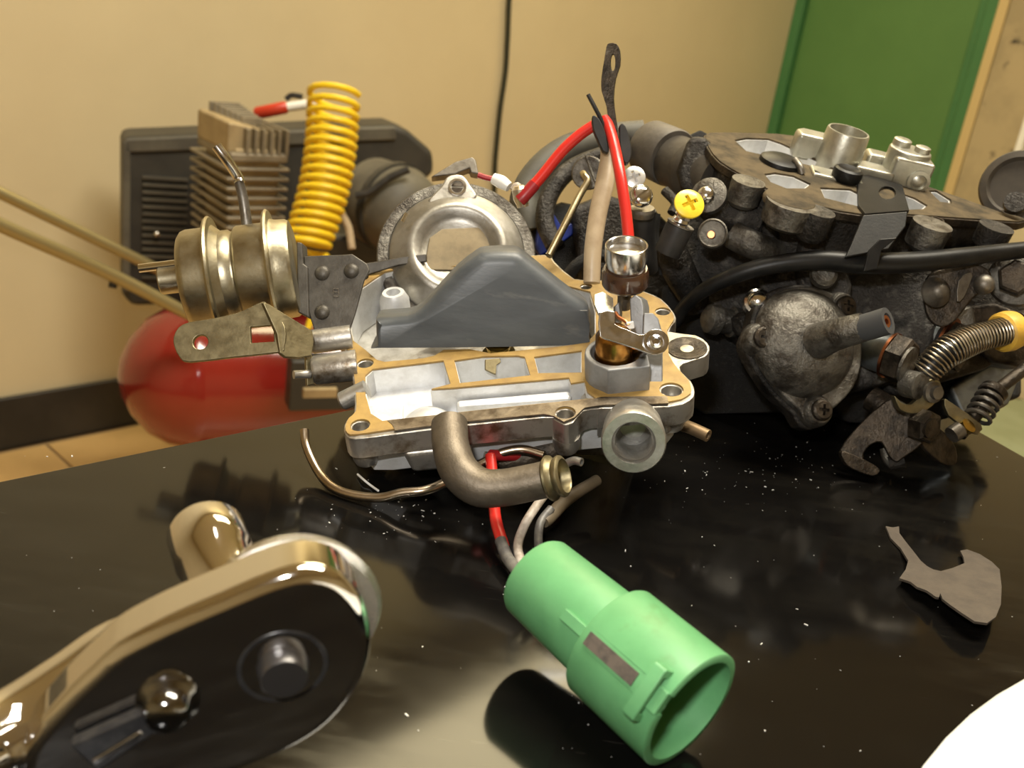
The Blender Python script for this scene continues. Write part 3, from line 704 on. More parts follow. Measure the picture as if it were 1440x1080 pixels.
# ---- round choke housing behind
hd = .425; hs = hd / F
hfr = face_frame(pt(642, 358, hd), 0, 4, -16)
G().lathe(hfr.o, hfr.z, [(-26, 0), (-26, 105), (-8, 112), (0, 112), (3, 110), (3, 96), (0, 96), (0, 0)], 72, hs).build('choke_ring', grime2, cv)
G().lathe(hfr.o, hfr.z, [(0, 95), (4, 95), (8, 92), (12, 86), (24, 70), (27, 64), (26, 58), (18, 50), (14, 42), (14, 0)], 64, hs).build('choke_cover', mat('grey_cover', (.36, .345, .31), .8, .4, (.24, .225, .19), 90, .4, .65, .1, 800), cv)
G().prism(hfr, [(-46 * hs, -30 * hs), (-38 * hs, 18 * hs), (-20 * hs, 32 * hs), (44 * hs, 36 * hs), (56 * hs, 22 * hs), (60 * hs, -30 * hs)], 13 * hs, 16 * hs).build('cover_recess', mat('tan_recess', (.26, .205, .12), .3, .6, (.19, .15, .09), 120), cv, bevel=.001)  # recess in a browner tan than the grey cover around it
ex_, ey_ = hfr.loc(642, 264, .004)
ear = smooth2([(ex_ - 40 * hs, ey_ - 26 * hs), (ex_ - 22 * hs, ey_ + 2 * hs), (ex_ - 12 * hs, ey_ + 18 * hs), (ex_ + 8 * hs, ey_ + 20 * hs), (ex_ + 20 * hs, ey_ + 4 * hs), (ex_ + 26 * hs, ey_ - 18 * hs)], 3)
G().prism(hfr, ear, -4 * hs, 15 * hs).build('cover_ear', alu, cv, bevel=.0012)
G().lathe(hfr.w(ex_ + 1 * hs, ey_, 15 * hs), hfr.z, [(-1, 0), (-1, 13), (1.5, 13), (1.5, 9.5), (-.5, 9), (-.5, 0)], 24, hs).build('ear_rim', bright, cv)
sf_ = G().lathe(hfr.w(ex_ + 1 * hs, ey_, 15 * hs), hfr.z, [(-2, 0), (-2, 8.5), (0, 8.5), (.8, 7), (.8, 0)], 24, hs).build('ear_screw', grimebrn, cv)
cut(sf_, G().box(Frame(hfr.w(ex_ + 1 * hs, ey_, 15 * hs), hfr.x, hfr.y), -12 * hs, 12 * hs, -1 * hs, 1 * hs, -1.4 * hs, 4 * hs))
G().prism(hfr, hfr.poly([(606, 250), (640, 229), (664, 222), (669, 226), (673, 246), (662, 244), (660, 238), (640, 246)], 0), -14 * hs, 4 * hs).build('ring_tab', steel, cv, bevel=.0006)
G().tube([pt(572, 300, .40), pt(566, 312, .40)], .0008, 8, sub=1).build('ring_mark', bright, cv)
# linkage rod and cam disc behind the float
G().lathe(pt(827, 243, .43), camv(-.25, -.1, .96), [(-20, 0), (-20, 20), (-2, 24), (0, 24), (2, 22), (2, 0)], 28, .43 / F).build('cam_disc', grime2, cv)
G().box(face_frame(pt(830, 238, .4225), 20, 12, 0), -.0005, .0005, -.006, .006, 0, .0012).build('cam_rib', grime2, cv, bevel=.0003)
G().tube([pt(820, 244, .424), pt(823, 248, .421), pt(826, 256, .42), pt(815, 275, .418), pt(795, 315, .412), pt(772, 360, .405)], 5.2 * .415 / F, 12).build('linkage_rod', mat('brassy_rod', (.46, .40, .26), 1, .35), cv)

# ------------------------------------------------------------------ dark carburetor body at the right
B = tilt_frame(pt(1210, 312, .395), -13, 32)
def dB(px_, py_): return depth(B.at(px_, py_))
print('depthB', [round(dB(*q), 3) for q in ((990, 190), (1117, 192), (1176, 230), (1301, 262), (1434, 308), (1214, 304), (1041, 247))])
cb = thing('dark_carburetor', 'grimy dark carburetor body with diaphragm cover, springs and throttle linkage', 'carburetor part', (lambda v: Vector((v.x, v.y, 0)))(pt(1180, 480, .45)))
BO = [(990, 190), (1009, 187), (1060, 188), (1117, 192), (1150, 212), (1185, 232), (1301, 262), (1405, 299), (1434, 306), (1434, 314), (1280, 304), (1214, 304), (1148, 291), (1079, 268), (1041, 247), (1010, 228), (994, 208)]
bo = B.poly(BO)
H1 = [(1034, 199), (1050, 196), (1080, 197), (1098, 203), (1168, 236), (1160, 239), (1105, 226), (1050, 214)]
H2 = [(1076, 247), (1090, 245), (1115, 249), (1138, 260), (1130, 266), (1105, 266), (1085, 258)]
H3 = [(1154, 266), (1195, 268), (1212, 276), (1208, 292), (1160, 280)]
H4 = [(1262, 272), (1285, 280), (1302, 290), (1296, 295), (1278, 296), (1262, 285)]
H5 = [(1307, 270), (1316, 270), (1335, 282), (1336, 287), (1322, 285)]
hl = [B.poly(h) for h in (H1, H2, H3, H4, H5)]
G().prism(B, smooth2(bo, 2), -.0035, 0, hl).build('top_flange', grimebrn, cb, bevel=.0005)
G().prism(B, smooth2(inset(bo, .0008), 2), 0, .0006, [inset(h, -.0006) for h in hl]).build('top_gasket', topgask, cb)
body = inset(bo, .004)
G().prism(B, body, -.030, -.0035, hl).build('upper_casting', grime, cb, bevel=.0015)
for h, nm in zip(hl, ('bore', 'bore', 'bore', 'bore', 'bore')):
    G().prism(B, inset(h, -.0006), -.011, -.008).build('bore_floor', alu_in, cb)
    G().prism(B, inset(h, -.0010), -.014, -.0002, [inset(h, .0004)]).build('bore_wall', alu_in, cb)
G().prism(B, inset(bo, .007), -.085, -.028, taper=.97).build('lower_casting', grime, cb, bevel=.003)
sb = .40 / F
def cyl(px_, py_, d_, ax, prof, m, name, par=cb, n=32, ref=None):
    return G().lathe(pt(px_, py_, d_), ax, prof, n, d_ / F, ref).build(name, m, par)
BD = -B.z                                          # downwards along the casting
# bosses below the flange
for (x, y, d_, r, h, m) in ((1112, 288, dB(1112, 288), 36, 34, grime2), (1052, 258, dB(1052, 258), 24, 34, grime2), (1310, 318, dB(1310, 318), 28, 36, grime2), (1400, 322, dB(1400, 322), 24, 30, grime), (1150, 300, dB(1150, 300), 24, 40, grime)):
    cyl(x, y, d_, BD, [(-4, 0), (-4, r), (0, r), (h * .8, r * .95), (h, r * .7), (h, 0)], m, 'flange_boss')
cyl(1110, 283, dB(1110, 283), B.z, [(-6, 0), (-6, 37), (0, 38), (4, 36), (5, 34), (5, 0)], topgask, 'flange_ear')
for (x, y, d_) in ((1010, 194, dB(1010, 194)), (1015, 218, dB(1015, 218)), (1035, 234, dB(1035, 234)), (1057, 248, dB(1057, 248)), (1318, 309, dB(1318, 309)), (1418, 300, dB(1418, 300))):
    cyl(x, y, d_, B.z, [(-3, 0), (-3, 10), (1, 10), (1, 7), (-2, 6.5), (-2, 0)], grimebrn, 'screw_hole')
# vertical ribs and stems on the front face
def rod(pts, r, m, name, n=14, sub=5, bore=0, par=cb):
    d0 = pts[0][2]; rr = [v * d0 / F for v in r] if isinstance(r, (list, tuple)) else r * d0 / F
    return G().tube([pt(*p) for p in pts], rr, n, sub=sub, bore=bore).build(name, m, par)
def plate(pts, d_, z0, z1, m, name, yaw=0, pitch=0, roll=0, bev=.0006, sm=0, holes=(), par=cb):
    cxx = sum(p[0] for p in pts) / len(pts); cyy = sum(p[1] for p in pts) / len(pts)
    fr = face_frame(pt(cxx, cyy, d_), roll, yaw, pitch)
    q = fr.poly(pts); q = smooth2(q, sm) if sm else q
    hh = [[fr.loc(x + a, y + b) for a, b in circ(0, 0, r, 18, r2)] for x, y, r, r2 in holes]
    G().prism(fr, q, z0, z1, hh).build(name, m, par, bevel=bev)
    return fr
# casting front masses
plate([(985, 250), (1040, 262), (1100, 300), (1215, 330), (1300, 345), (1330, 420), (1310, 520), (1180, 560), (1090, 520), (1000, 440), (960, 380), (945, 320), (960, 270)], .432, -.035, .0, grime, 'casting_front', yaw=-6, pitch=-8, bev=.004)
plate([(1085, 320), (1180, 330), (1200, 400), (1190, 470), (1110, 470), (1065, 400)], .418, -.02, .0, grime, 'casting_rib', yaw=-10, pitch=-8, bev=.003)
plate([(1215, 330), (1300, 345), (1440, 340), (1450, 480), (1390, 520), (1260, 560), (1215, 480)], .432, -.03, 0, grime, 'casting_front', yaw=6, bev=.004)
plate([(925, 470), (1000, 440), (1110, 440), (1190, 500), (1195, 560), (1130, 580), (986, 606), (950, 560)], .445, -.035, 0, grimeblk, 'base_block', yaw=-12, pitch=4, bev=.002)
plate([(1150, 540), (1300, 520), (1440, 500), (1440, 560), (1300, 600), (1190, 596)], .455, -.03, 0, grimeblk, 'base_block', yaw=8, bev=.003)
plate([(930, 400), (1000, 400), (1060, 420), (1060, 520), (960, 520), (930, 460)], .455, -.03, 0, grimeblk, 'base_block', bev=.003)
rod([(1030, 330, .415), (1060, 345, .412), (1090, 355, .42)], 20, grime2, 'casting_tube')
rod([(935, 335, .43), (950, 370, .432), (965, 400, .435), (985, 430, .44)], [22, 24, 22, 20], grime, 'casting_tube')
rod([(1000, 290, .43), (1030, 300, .42), (1065, 310, .42)], [22, 24, 26], grime, 'casting_tube')
rod([(1145, 310, .412), (1140, 350, .414), (1138, 400, .42)], [18, 20, 20], grime, 'casting_rib')
rod([(1085, 310, .415), (1080, 350, .418), (1075, 390, .422)], [12, 14, 14], grime, 'casting_rib')
# large inlet stub at the upper left and the hose bending away from it
ia = (pt(885, 200, .50) - pt(985, 245, .455)).normalized()
cyl(985, 243, .455, ia, [(-48, 0), (-48, 38), (-12, 41), (6, 43), (18, 43), (22, 40), (26, 38), (90, 38), (98, 36), (100, 30), (100, 0)], mat('inlet_dark', (.085, .075, .06), .3, .6, (.05, .042, .033), 80, .4, .65, .2, 400), 'inlet_stub', n=40)
cyl(945, 222, .47, ia, [(-4, 39), (0, 41), (50, 40.5), (54, 38)], greyhose, 'inlet_sleeve', n=40)
rod([(905, 190, .50), (860, 195, .50), (800, 210, .495), (760, 240, .49), (738, 280, .485), (745, 330, .48)], 21, mat('grey_green_hose', (.085, .08, .062), .1, .6, (.05, .045, .036), 60), 'breather_hose', 20)
rod([(880, 212, .475), (838, 222, .475), (800, 240, .473), (774, 272, .47), (766, 310, .466), (780, 345, .462)], 13, grime, 'breather_hose', 18)
plate([(745, 300), (790, 282), (830, 290), (840, 380), (790, 400), (740, 370)], .475, -.02, 0, grimeblk, 'rear_block', bev=.004)
plate([(800, 290), (850, 270), (920, 290), (960, 330), (970, 420), (900, 440), (820, 420)], .468, -.03, 0, grime, 'rear_block', bev=.005)
rod([(790, 400, .455), (815, 370, .45), (850, 360, .45), (880, 375, .45)], 9, grimeblk, 'rear_hose')
plate([(958, 195), (985, 182), (1000, 190), (1005, 205), (970, 210)], .47, -.01, 0, grimeblk, 'inlet_lug', bev=.001)
rod([(918, 300, .43), (915, 340, .432), (925, 385, .436)], [11, 12, 13], rubber_m, 'rubber_boot')
rod([(935, 268, .44), (950, 285, .436), (945, 300, .434)], 7, grime, 'link_rod')
plate([(968, 190), (992, 190), (1012, 215), (1044, 250), (1050, 290), (1000, 292), (972, 276), (956, 262), (950, 240)], .440, -.022, 0, grime, 'inlet_neck', yaw=-14, bev=.003)
# screws and posts near the inlet
def screw(px_, py_, d_, ax, r, m, name='screw', cross=True, slot=0, dome=.35):
    a = Vector(ax).normalized()
    o = cyl(px_, py_, d_, a, [(-r * .9, 0), (-r * .9, r * .5), (-2, r * .5), (-2, r * .95), (0, r), (dome * r * .4, r * .97), (dome * r * .8, r * .75), (dome * r, r * .4), (dome * r, 0)], m, name, n=28)
    fr = Frame(pt(px_, py_, d_) + a * (dome * r * d_ / F), a.orthogonal(), a.cross(a.orthogonal()))
    ux = (RT - a * RT.dot(a)).normalized(); ux = Matrix.Rotation(RAD(slot), 3, a) @ ux
    fr = Frame(fr.o, ux, a.cross(ux)); k = d_ / F
    L = r * .55
    if cross: cut(o, plus(fr, L * k, r * .13 * k, -r * .38 * k, r * .5 * k))
    else: cut(o, G().box(fr, -r * 1.2 * k, r * 1.2 * k, -r * .1 * k, r * .1 * k, -r * .42 * k, r * .5 * k))
    return o
screw(892, 249, .40, camv(0, .15, 1), 16, mat('white_zinc', (.75, .75, .74), .7, .3), slot=20, dome=.2)
screw(901, 276, .395, camv(.1, .2, 1), 17, bright, cross=False, slot=40, dome=.6)
cyl(903, 296, .40, camv(0, .85, .5), [(-8, 0), (-8, 17), (-1, 18), (0, 18), (4, 17), (4, 0)], steel, 'washer')
rod([(905, 296, .405), (904, 330, .41), (908, 380, .42)], 18, rubber_m, 'black_post', 20)
screw(969, 287, .385, camv(.15, .25, 1), 22, yellowp, slot=25, dome=.25)
cyl(960, 306, .392, camv(.3, .75, .5), [(-16, 0), (-16, 11), (-12, 13), (-8, 11), (-4, 13), (0, 11), (4, 13), (8, 11), (8, 0)], bright, 'screw_thread')
cyl(957, 316, .395, camv(.35, .8, .35), [(-44, 0), (-44, 19), (-10, 20), (-2, 19), (0, 16), (0, 0)], rubber_m, 'rubber_post')
cyl(957, 316, .395, camv(.35, .8, .35), [(-1, 14), (1.5, 18), (1.5, 20), (-1, 20)], steel, 'washer')
cyl(996, 274, .41, camv(-.4, .2, .8), [(-10, 0), (-10, 26), (0, 26), (3, 18), (3, 0)], grime2, 'bolt_flange')
cyl(992, 274, .405, camv(-.4, .2, .8), [(-2, 0), (-2, 13), (3, 12), (8, 8), (10, 0)], bright, 'bolt')
cyl(1002, 328, .40, camv(-.25, .0, .95), [(-20, 0), (-20, 21), (0, 21), (2, 19), (0, 17), (0, 0)], grime2, 'plug_boss')
cyl(1000, 330, .398, camv(-.25, .0, .95), [(-2, 0), (-2, 6), (2, 5), (2, 0)], copper, 'copper_plug')
# light alloy fittings on the top
T = B.z
lal = mat('pale_alloy', (.50, .49, .42), .85, .38, (.38, .37, .31), 160, .4, .7, .1, 800)
cyl(1176, 230, dB(1176, 230), T, [(-14, 0), (-14, 33), (0, 32), (46, 29.5), (48, 28.5), (48, 26), (40, 25), (20, 24), (20, 0)], lal, 'vent_stack', n=40)
fT = Frame(B.at(1130, 215), B.x, B.y)
G().prism(fT, [(-.006, -.006), (.016, -.006), (.016, .006), (-.004, .006), (-.0065, .002)], -.002, .010).build('stack_arm', lal, cb, bevel=.002)
fT = Frame(B.at(1215, 235), B.x, B.y)
G().prism(fT, [(-.002, -.007), (.018, -.005), (.016, .003), (-.002, .004)], -.004, .0085).build('stack_arm', lal, cb, bevel=.002)
fT = Frame(B.at(1232, 250), B.x, B.y)
G().prism(fT, [(-.012, -.006), (.006, -.006), (.006, .006), (-.008, .006)], -.003, .005).build('screw_pad', lal, cb, bevel=.0012)
cyl(1231, 229, dB(1231, 229), T, [(-6, 0), (-6, 12), (-2, 12), (-1, 9), (0, 13), (5, 13.5), (9, 11), (11, 6), (11, 0)], goldm, 'brass_screw')
cyl(1231, 233, dB(1231, 233), T, [(-4, 0), (-4, 11.5), (1, 11.5), (1, 0)], copper, 'copper_washer')
fT = Frame(B.at(1266, 254), B.x * 1, B.y)
G().prism(fT, circ(-.001, 0, .0095, 20, .0085), -.006, .0148).build('pump_housing', lal, cb, bevel=.001)
G().box(fT, -.0085, .0095, -.0095, .003, -.006, .0125).build('pump_housing', lal, cb, bevel=.0015)
G().lathe(fT.w(-.005, .003, .0148), T, [(-.002, 0), (-.002, .0042), (.0025, .004), (.003, .003), (.003, 0)], 20).build('pump_cap', lal, cb)
G().lathe(fT.w(.0035, -.001, .0148), T, [(-.002, 0), (-.002, .0036), (.0022, .0034), (.0026, .0025), (.0026, 0)], 20).build('pump_cap', lal, cb)
G().lathe(fT.w(.0045, -.0095, .004), -B.y, [(-.002, 0), (-.002, .0052), (.001, .005), (.0012, .0035), (.0004, .003), (.0014, .0015), (.0014, 0)], 24).build('pump_plug', lal, cb)
# black rubber caps in the barrels
cyl(1187, 256, dB(1187, 256), T, [(2, 0), (2, 18), (6, 20.5), (14, 21), (19, 20), (21, 16), (19, 10), (17, 0)], rubber, 'rubber_cap')
fT = Frame(B.at(1180, 252), B.x, B.y); G().box(fT, -.013, .010, -.006, .006, -.004, .002).build('cap_seat', lal, cb, bevel=.001)
cyl(1097, 232, dB(1097, 232), T, [(0, 0), (0, 28), (3, 31), (8, 30), (11, 24), (12, 0)], rubber, 'choke_plate')
rod([(1118, 225, .433), (1125, 235, .43), (1128, 245, .43)], 5, steel, 'choke_shaft')
cyl(1148, 248, dB(1148, 248), -B.x + T * .2, [(-6, 0), (-6, 7), (6, 7), (6, 0)], rubber, 'rubber_plug')
# black bracket folded over the edge
fr_ = B.shift(.0012)
G().prism(fr_, fr_.poly([(1205, 251), (1222, 248), (1268, 262), (1278, 298), (1216, 303), (1206, 290)]), -.0006, .0008, [fr_.poly([(1247 + 12 * math.cos(t * .4), 273 + 9 * math.sin(t * .4)) for t in range(16)])]).build('bracket_top', rubber, cb, bevel=.0003)
plate([(1214, 302), (1277, 297), (1274, 318), (1250, 350), (1188, 362), (1196, 345)], .392, -.0016, 0, rubber, 'bracket_fold', pitch=-20, bev=.0005)
plate([(1238, 336), (1262, 334), (1240, 352), (1234, 378), (1214, 382), (1222, 352)], .386, -.0015, 0, rubber, 'bracket_hook', bev=.0004)
# black hose across the body
hs_ = [(948, 455, .425), (962, 432, .42), (990, 408, .41), (1040, 385, .402), (1090, 372, .398), (1150, 366, .396), (1210, 370, .396), (1280, 369, .40), (1350, 362, .405), (1400, 356, .41), (1470, 348, .415)]
rod(hs_, [9, 9.5, 10, 11, 12, 13, 14, 14, 13, 12, 11], rubber, 'black_hose', 18)
# diaphragm cover with ears and nozzle
df = face_frame(pt(1136, 492, .400), -8, 14, -8); ds = .40 / F
rim = smooth2([(x * ds, y * ds) for x, y in [(-82, 40), (-70, 66), (-40, 88), (0, 98), (40, 92), (54, 84), (78, 70), (92, 20), (88, -30), (70, -62), (44, -88), (30, -108), (4, -108), (-8, -92), (-40, -70), (-62, -48), (-84, -20), (-92, 0), (-84, 22)]], 2)
G().prism(df, rim, -.012, -.004).build('cover_base', grime, cb, bevel=.0015)
G().prism(df, grow(rim, .94), -.004, .0005).build('cover_rim', grime2, cb, bevel=.0012)
domep = [(0, 78), (4, 77), (12, 74), (22, 67), (32, 56), (40, 42), (45, 26), (47, 12), (47.5, 0)]
G().lathe(df.w(-8 * ds, 8 * ds, 0), df.z, domep, 56, ds).build('diaphragm_dome', grime2, cb)
G().ball(df.w(-24 * ds, -2 * ds, 45 * ds), 8 * ds, 16).build('dome_nub', grime2, cb)
for (x, y) in ((48, 68), (20, -84), (-76, 4)):
    e_ = G().lathe(df.w(x * ds, y * ds, 0), df.z, [(-10, 0), (-10, 24), (0, 23), (8, 20), (10, 18), (10, 0)], 28, ds).build('cover_lug', grime2, cb)
    sc_ = G().lathe(df.w(x * ds, y * ds, 10 * ds), df.z, [(-2, 0), (-2, 15), (6, 15), (9, 12), (10, 0)], 24, ds).build('cover_screw', grimebrn, cb)
    f2 = Frame(df.w(x * ds, y * ds, 19.5 * ds), df.x, df.y)
    cut(sc_, plus(f2, 8 * ds, 2 * ds, -6 * ds, 6 * ds))
rod([(1150, 480, .385), (1170, 472, .378), (1195, 465, .372), (1215, 460, .369)], [26, 23, 21, 20], grime2, 'cover_nozzle', 20)
rod([(1196, 465, .372), (1222, 459, .367), (1249, 451, .362)], 19, mat('grey_rubber', (.045, .047, .05), 0, .55), 'nozzle_boot', 20, bore=.6)
rod([(1225, 458, .3665), (1247, 452, .3615)], 9, copper, 'nozzle_bore', 16, sub=1, bore=.5)
# small fittings above and left of the cover
cyl(1066, 424, .405, camv(-.1, .2, 1), [(-16, 0), (-16, 20), (0, 19), (2, 15), (8, 13), (13, 8), (14, 0)], bright, 'ball_bolt')
cyl(1010, 450, .43, camv(-.9, .1, .3), [(-40, 0), (-40, 20), (-20, 22), (-18, 18), (0, 18), (2, 22), (16, 20), (22, 12), (22, 0)], grime2, 'union_nut')
cyl(1045, 455, .425, camv(-.8, -.3, .3), [(-20, 0), (-20, 18), (0, 17), (12, 14), (14, 0)], grime, 'union_nut')
cyl(1160, 385, .40, camv(0, .2, 1), [(-10, 0), (-10, 19), (0, 18), (6, 12), (7, 0)], grime2, 'casting_lug')
# hex fittings with copper washers
ha = camv(.62, -.32, .55).normalized()
def hexnut(px_, py_, d_, ax, r, h, m, name='hex_fitting'):
    a = Vector(ax).normalized()
    return cyl(px_, py_, d_, a, [(0, 0), (0, r), (h * .85, r), (h, r * .86), (h, 0)], m, name, n=6)
blu = mat('bluish_alloy', (.30, .33, .33), .8, .4, (.2, .21, .21), 120)
cyl(1245, 496, .415, ha, [(-30, 0), (-30, 30), (6, 30), (6, 0)], blu, 'fitting_boss')
cyl(1250, 499, .411, ha, [(0, 0), (0, 33), (4, 33), (4, 0)], copper, 'copper_washer')
hexnut(1254, 501, .408, ha, 34, 26, grimebrn)
cyl(1274, 512, .40, ha, [(0, 0), (0, 26), (4, 26), (5, 20), (5, 0)], grime2, 'fitting_end')
cyl(1325, 478, .43, ha, [(-40, 0), (-40, 34), (0, 33), (0, 0)], blu, 'fitting_boss')
cyl(1330, 481, .425, ha, [(0, 0), (0, 36), (4, 36), (4, 0)], copper, 'copper_washer')
hexnut(1335, 484, .421, ha, 34, 24, grimebrn)
# lever plate with two bolts on the upper right
plate([(1303, 392), (1318, 380), (1350, 372), (1378, 372), (1394, 384), (1392, 402), (1368, 420), (1345, 450), (1325, 460), (1308, 450), (1300, 425)], .412, -.003, .0, grimebrn, 'cam_plate', yaw=-8, sm=2, bev=.0008)
cyl(1318, 410, .408, camv(.1, .1, 1), [(-4, 0), (-4, 22), (0, 20), (4, 15), (10, 12), (14, 6), (15, 0)], steel, 'cam_bolt')
cyl(1384, 400, .408, camv(.1, .1, 1), [(-4, 0), (-4, 14), (4, 14), (9, 11), (13, 6), (14, 0)], steel, 'cam_bolt')
plate([(1348, 395), (1362, 384), (1368, 388), (1356, 418), (1346, 424)], .408, -.001, 0, steel, 'cam_rib', sm=2, bev=.0003)
hexnut(1428, 392, .415, camv(-.35, .1, .9), 25, 16, grimebrn, 'hex_bolt')
cyl(1432, 391, .42, camv(-.35, .1, .9), [(-8, 0), (-8, 40), (0, 38), (3, 30), (3, 0)], grime2, 'bolt_washer')
plate([(1360, 430), (1400, 425), (1440, 440), (1450, 520), (1400, 510), (1355, 480)], .43, -.02, 0, grimebrn, 'link_plate', bev=.002)
plate([(1290, 440), (1370, 428), (1378, 470), (1366, 478), (1330, 470)], .428, -.01, 0, grime2, 'casting_face', bev=.002)
# big round dashpot at the far right
cyl(1432, 262, .45, camv(-.55, .1, .83), [(-40, 0), (-40, 46), (-10, 52), (0, 52), (6, 49), (8, 40), (2, 36), (2, 0)], mat('brown_dashpot', (.075, .062, .046), .2, .6, (.05, .042, .032), 60), 'dashpot', n=48)
cyl(1428, 285, .435, camv(-.4, .2, .9), [(-6, 0), (-6, 16), (4, 15), (5, 0)], grime, 'dashpot_hub')
# spring-wrapped throttle cable with nylon end
cy = [(1300, 525, .385), (1312, 512, .384), (1330, 496, .384), (1350, 485, .386), (1372, 476, .388), (1395, 470, .390), (1412, 466, .392)]
core = smooth([pt(*p) for p in cy], 8)
G().tube(core, 17 * .386 / F, 12, sub=1).build('cable_core', rubber, cb)
sp = []; turns = 27; n_ = turns * 14
L2 = [0]
for p_, q_ in zip(core, core[1:]): L2.append(L2[-1] + (q_ - p_).length)
nrm = (core[1] - core[0]).orthogonal().normalized()
for k in range(n_ + 1):
    s0 = L2[-1] * k / n_; i = max(j for j in range(len(L2)) if L2[j] <= s0 + 1e-12); i = min(i, len(core) - 2)
    f_ = (s0 - L2[i]) / (L2[i + 1] - L2[i]); p_ = core[i].lerp(core[i + 1], f_); t_ = (core[i + 1] - core[i]).normalized()
    nrm = (nrm - t_ * nrm.dot(t_)).normalized(); b_ = t_.cross(nrm); a_ = 2 * math.pi * k / 14
    rr = (19 + 3 * math.sin(math.pi * min(1, k / n_ * 1.3))) * .387 / F
    sp.append(p_ + (nrm * math.cos(a_) + b_ * math.sin(a_)) * rr)
G().tube(sp, 1.5 * .387 / F, 6, sub=1).build('cable_spring', mat('spring_steel', (.5, .44, .34), 1, .3), cb)
na = (core[-1] - core[-4]).normalized()
cyl(1407, 468, .394, na, [(-2, 0), (-2, 24), (2, 28), (14, 29), (24, 27), (26, 20), (26, 0)], nylon, 'nylon_collar', n=36)
cyl(1432, 462, .40, na, [(-2, 0), (-2, 24), (30, 24), (30, 0)], grimebrn, 'cable_end')
# throttle levers at the lower right
plate([(1236, 572), (1256, 560), (1274, 572), (1296, 584), (1304, 612), (1290, 630), (1270, 644), (1260, 650), (1250, 640), (1240, 622), (1228, 624), (1218, 632), (1214, 646), (1232, 656), (1236, 664), (1222, 668), (1200, 660), (1184, 648), (1182, 632), (1196, 612), (1216, 590)], .408, -.0024, 0, grimebrn, 'throttle_lever', yaw=-10, pitch=-6, sm=2, bev=.0007)
plate([(1182, 640), (1186, 634), (1214, 646), (1232, 656), (1236, 663), (1226, 669), (1206, 663), (1190, 654)], .404, -.0030, .0012, grimebrn, 'lever_foot', sm=2, bev=.0008)
rod([(1225, 560, .42), (1250, 575, .415), (1275, 590, .412)], 18, grimebrn, 'throttle_shaft')
plate([(1258, 556), (1268, 566), (1282, 568), (1294, 556), (1300, 540), (1312, 532), (1322, 536), (1324, 548), (1318, 564), (1302, 578), (1284, 582), (1266, 576)], .398, -.0030, 0, zincgold, 'bell_crank', yaw=12, sm=2, bev=.0006)
cyl(1314, 552, .394, camv(.3, -.1, .9), [(-6, 0), (-6, 15), (0, 15), (2, 10), (8, 9), (9, 0)], steel, 'crank_pin')
cyl(1300, 545, .396, camv(.5, -.2, .8), [(-30, 0), (-30, 20), (-6, 20), (-4, 16), (-4, 0)], grime2, 'crank_bush')
hexnut(1290, 596, .402, camv(.5, -.2, .8), 24, 24, grimebrn, 'shaft_nut')
cyl(1306, 602, .396, camv(.5, -.2, .8), [(-3, 0), (-3, 15), (5, 14), (7, 0)], grimebrn, 'shaft_end')
plate([(1312, 600), (1330, 608), (1345, 630), (1346, 650), (1338, 656), (1322, 650), (1300, 630), (1298, 614)], .412, -.0022, 0, grimebrn, 'stop_lever', yaw=25, sm=2, bev=.0006)
rod([(1245, 630, .415), (1250, 645, .414), (1262, 655, .413)], [8, 9, 10], grime2, 'lever_stop')
rod([(1250, 652, .412), (1272, 648, .41)], 10, grime, 'lever_stop')
# idle screw with its spring
i0, i1 = pt(1352, 615, .41), pt(1400, 550, .418)
rod([(1350, 612, .41), (1400, 550, .416), (1450, 512, .424)], 9, grimebrn, 'idle_screw', sub=1)
ia2 = (i1 - i0).normalized(); e1 = ia2.orthogonal().normalized(); e2 = ia2.cross(e1); sp2 = []
for k in range(5 * 14 + 1):
    a_ = 2 * math.pi * k / 14; sp2.append(pt(1372, 592, .411).lerp(pt(1398, 548, .416), k / 70) + (e1 * math.cos(a_) + e2 * math.sin(a_)) * 17 * .41 / F)
G().tube(sp2, 3.2 * .41 / F, 8, sub=1).build('idle_spring', steel, cb)
cyl(1396, 553, .415, ia2, [(-4, 0), (-4, 18), (6, 19), (9, 16), (9, 0)], grimebrn, 'idle_collar')
plate([(1328, 562), (1338, 566), (1380, 596), (1378, 608), (1370, 610), (1334, 584)], .409, -.003, 0, zincgold, 'idle_bracket', sm=2, bev=.0006)
cyl(1360, 600, .405, camv(.4, .5, .7), [(-3, 0), (-3, 11), (4, 11), (5, 0)], goldm, 'idle_nut')
rod([(1338, 612, .404), (1350, 604, .405)], 12, steel, 'idle_tip', sub=1)
plate([(1335, 545), (1400, 505), (1440, 520), (1420, 570), (1360, 600)], .45, -.012, 0, blu, 'rear_plate', bev=.002)

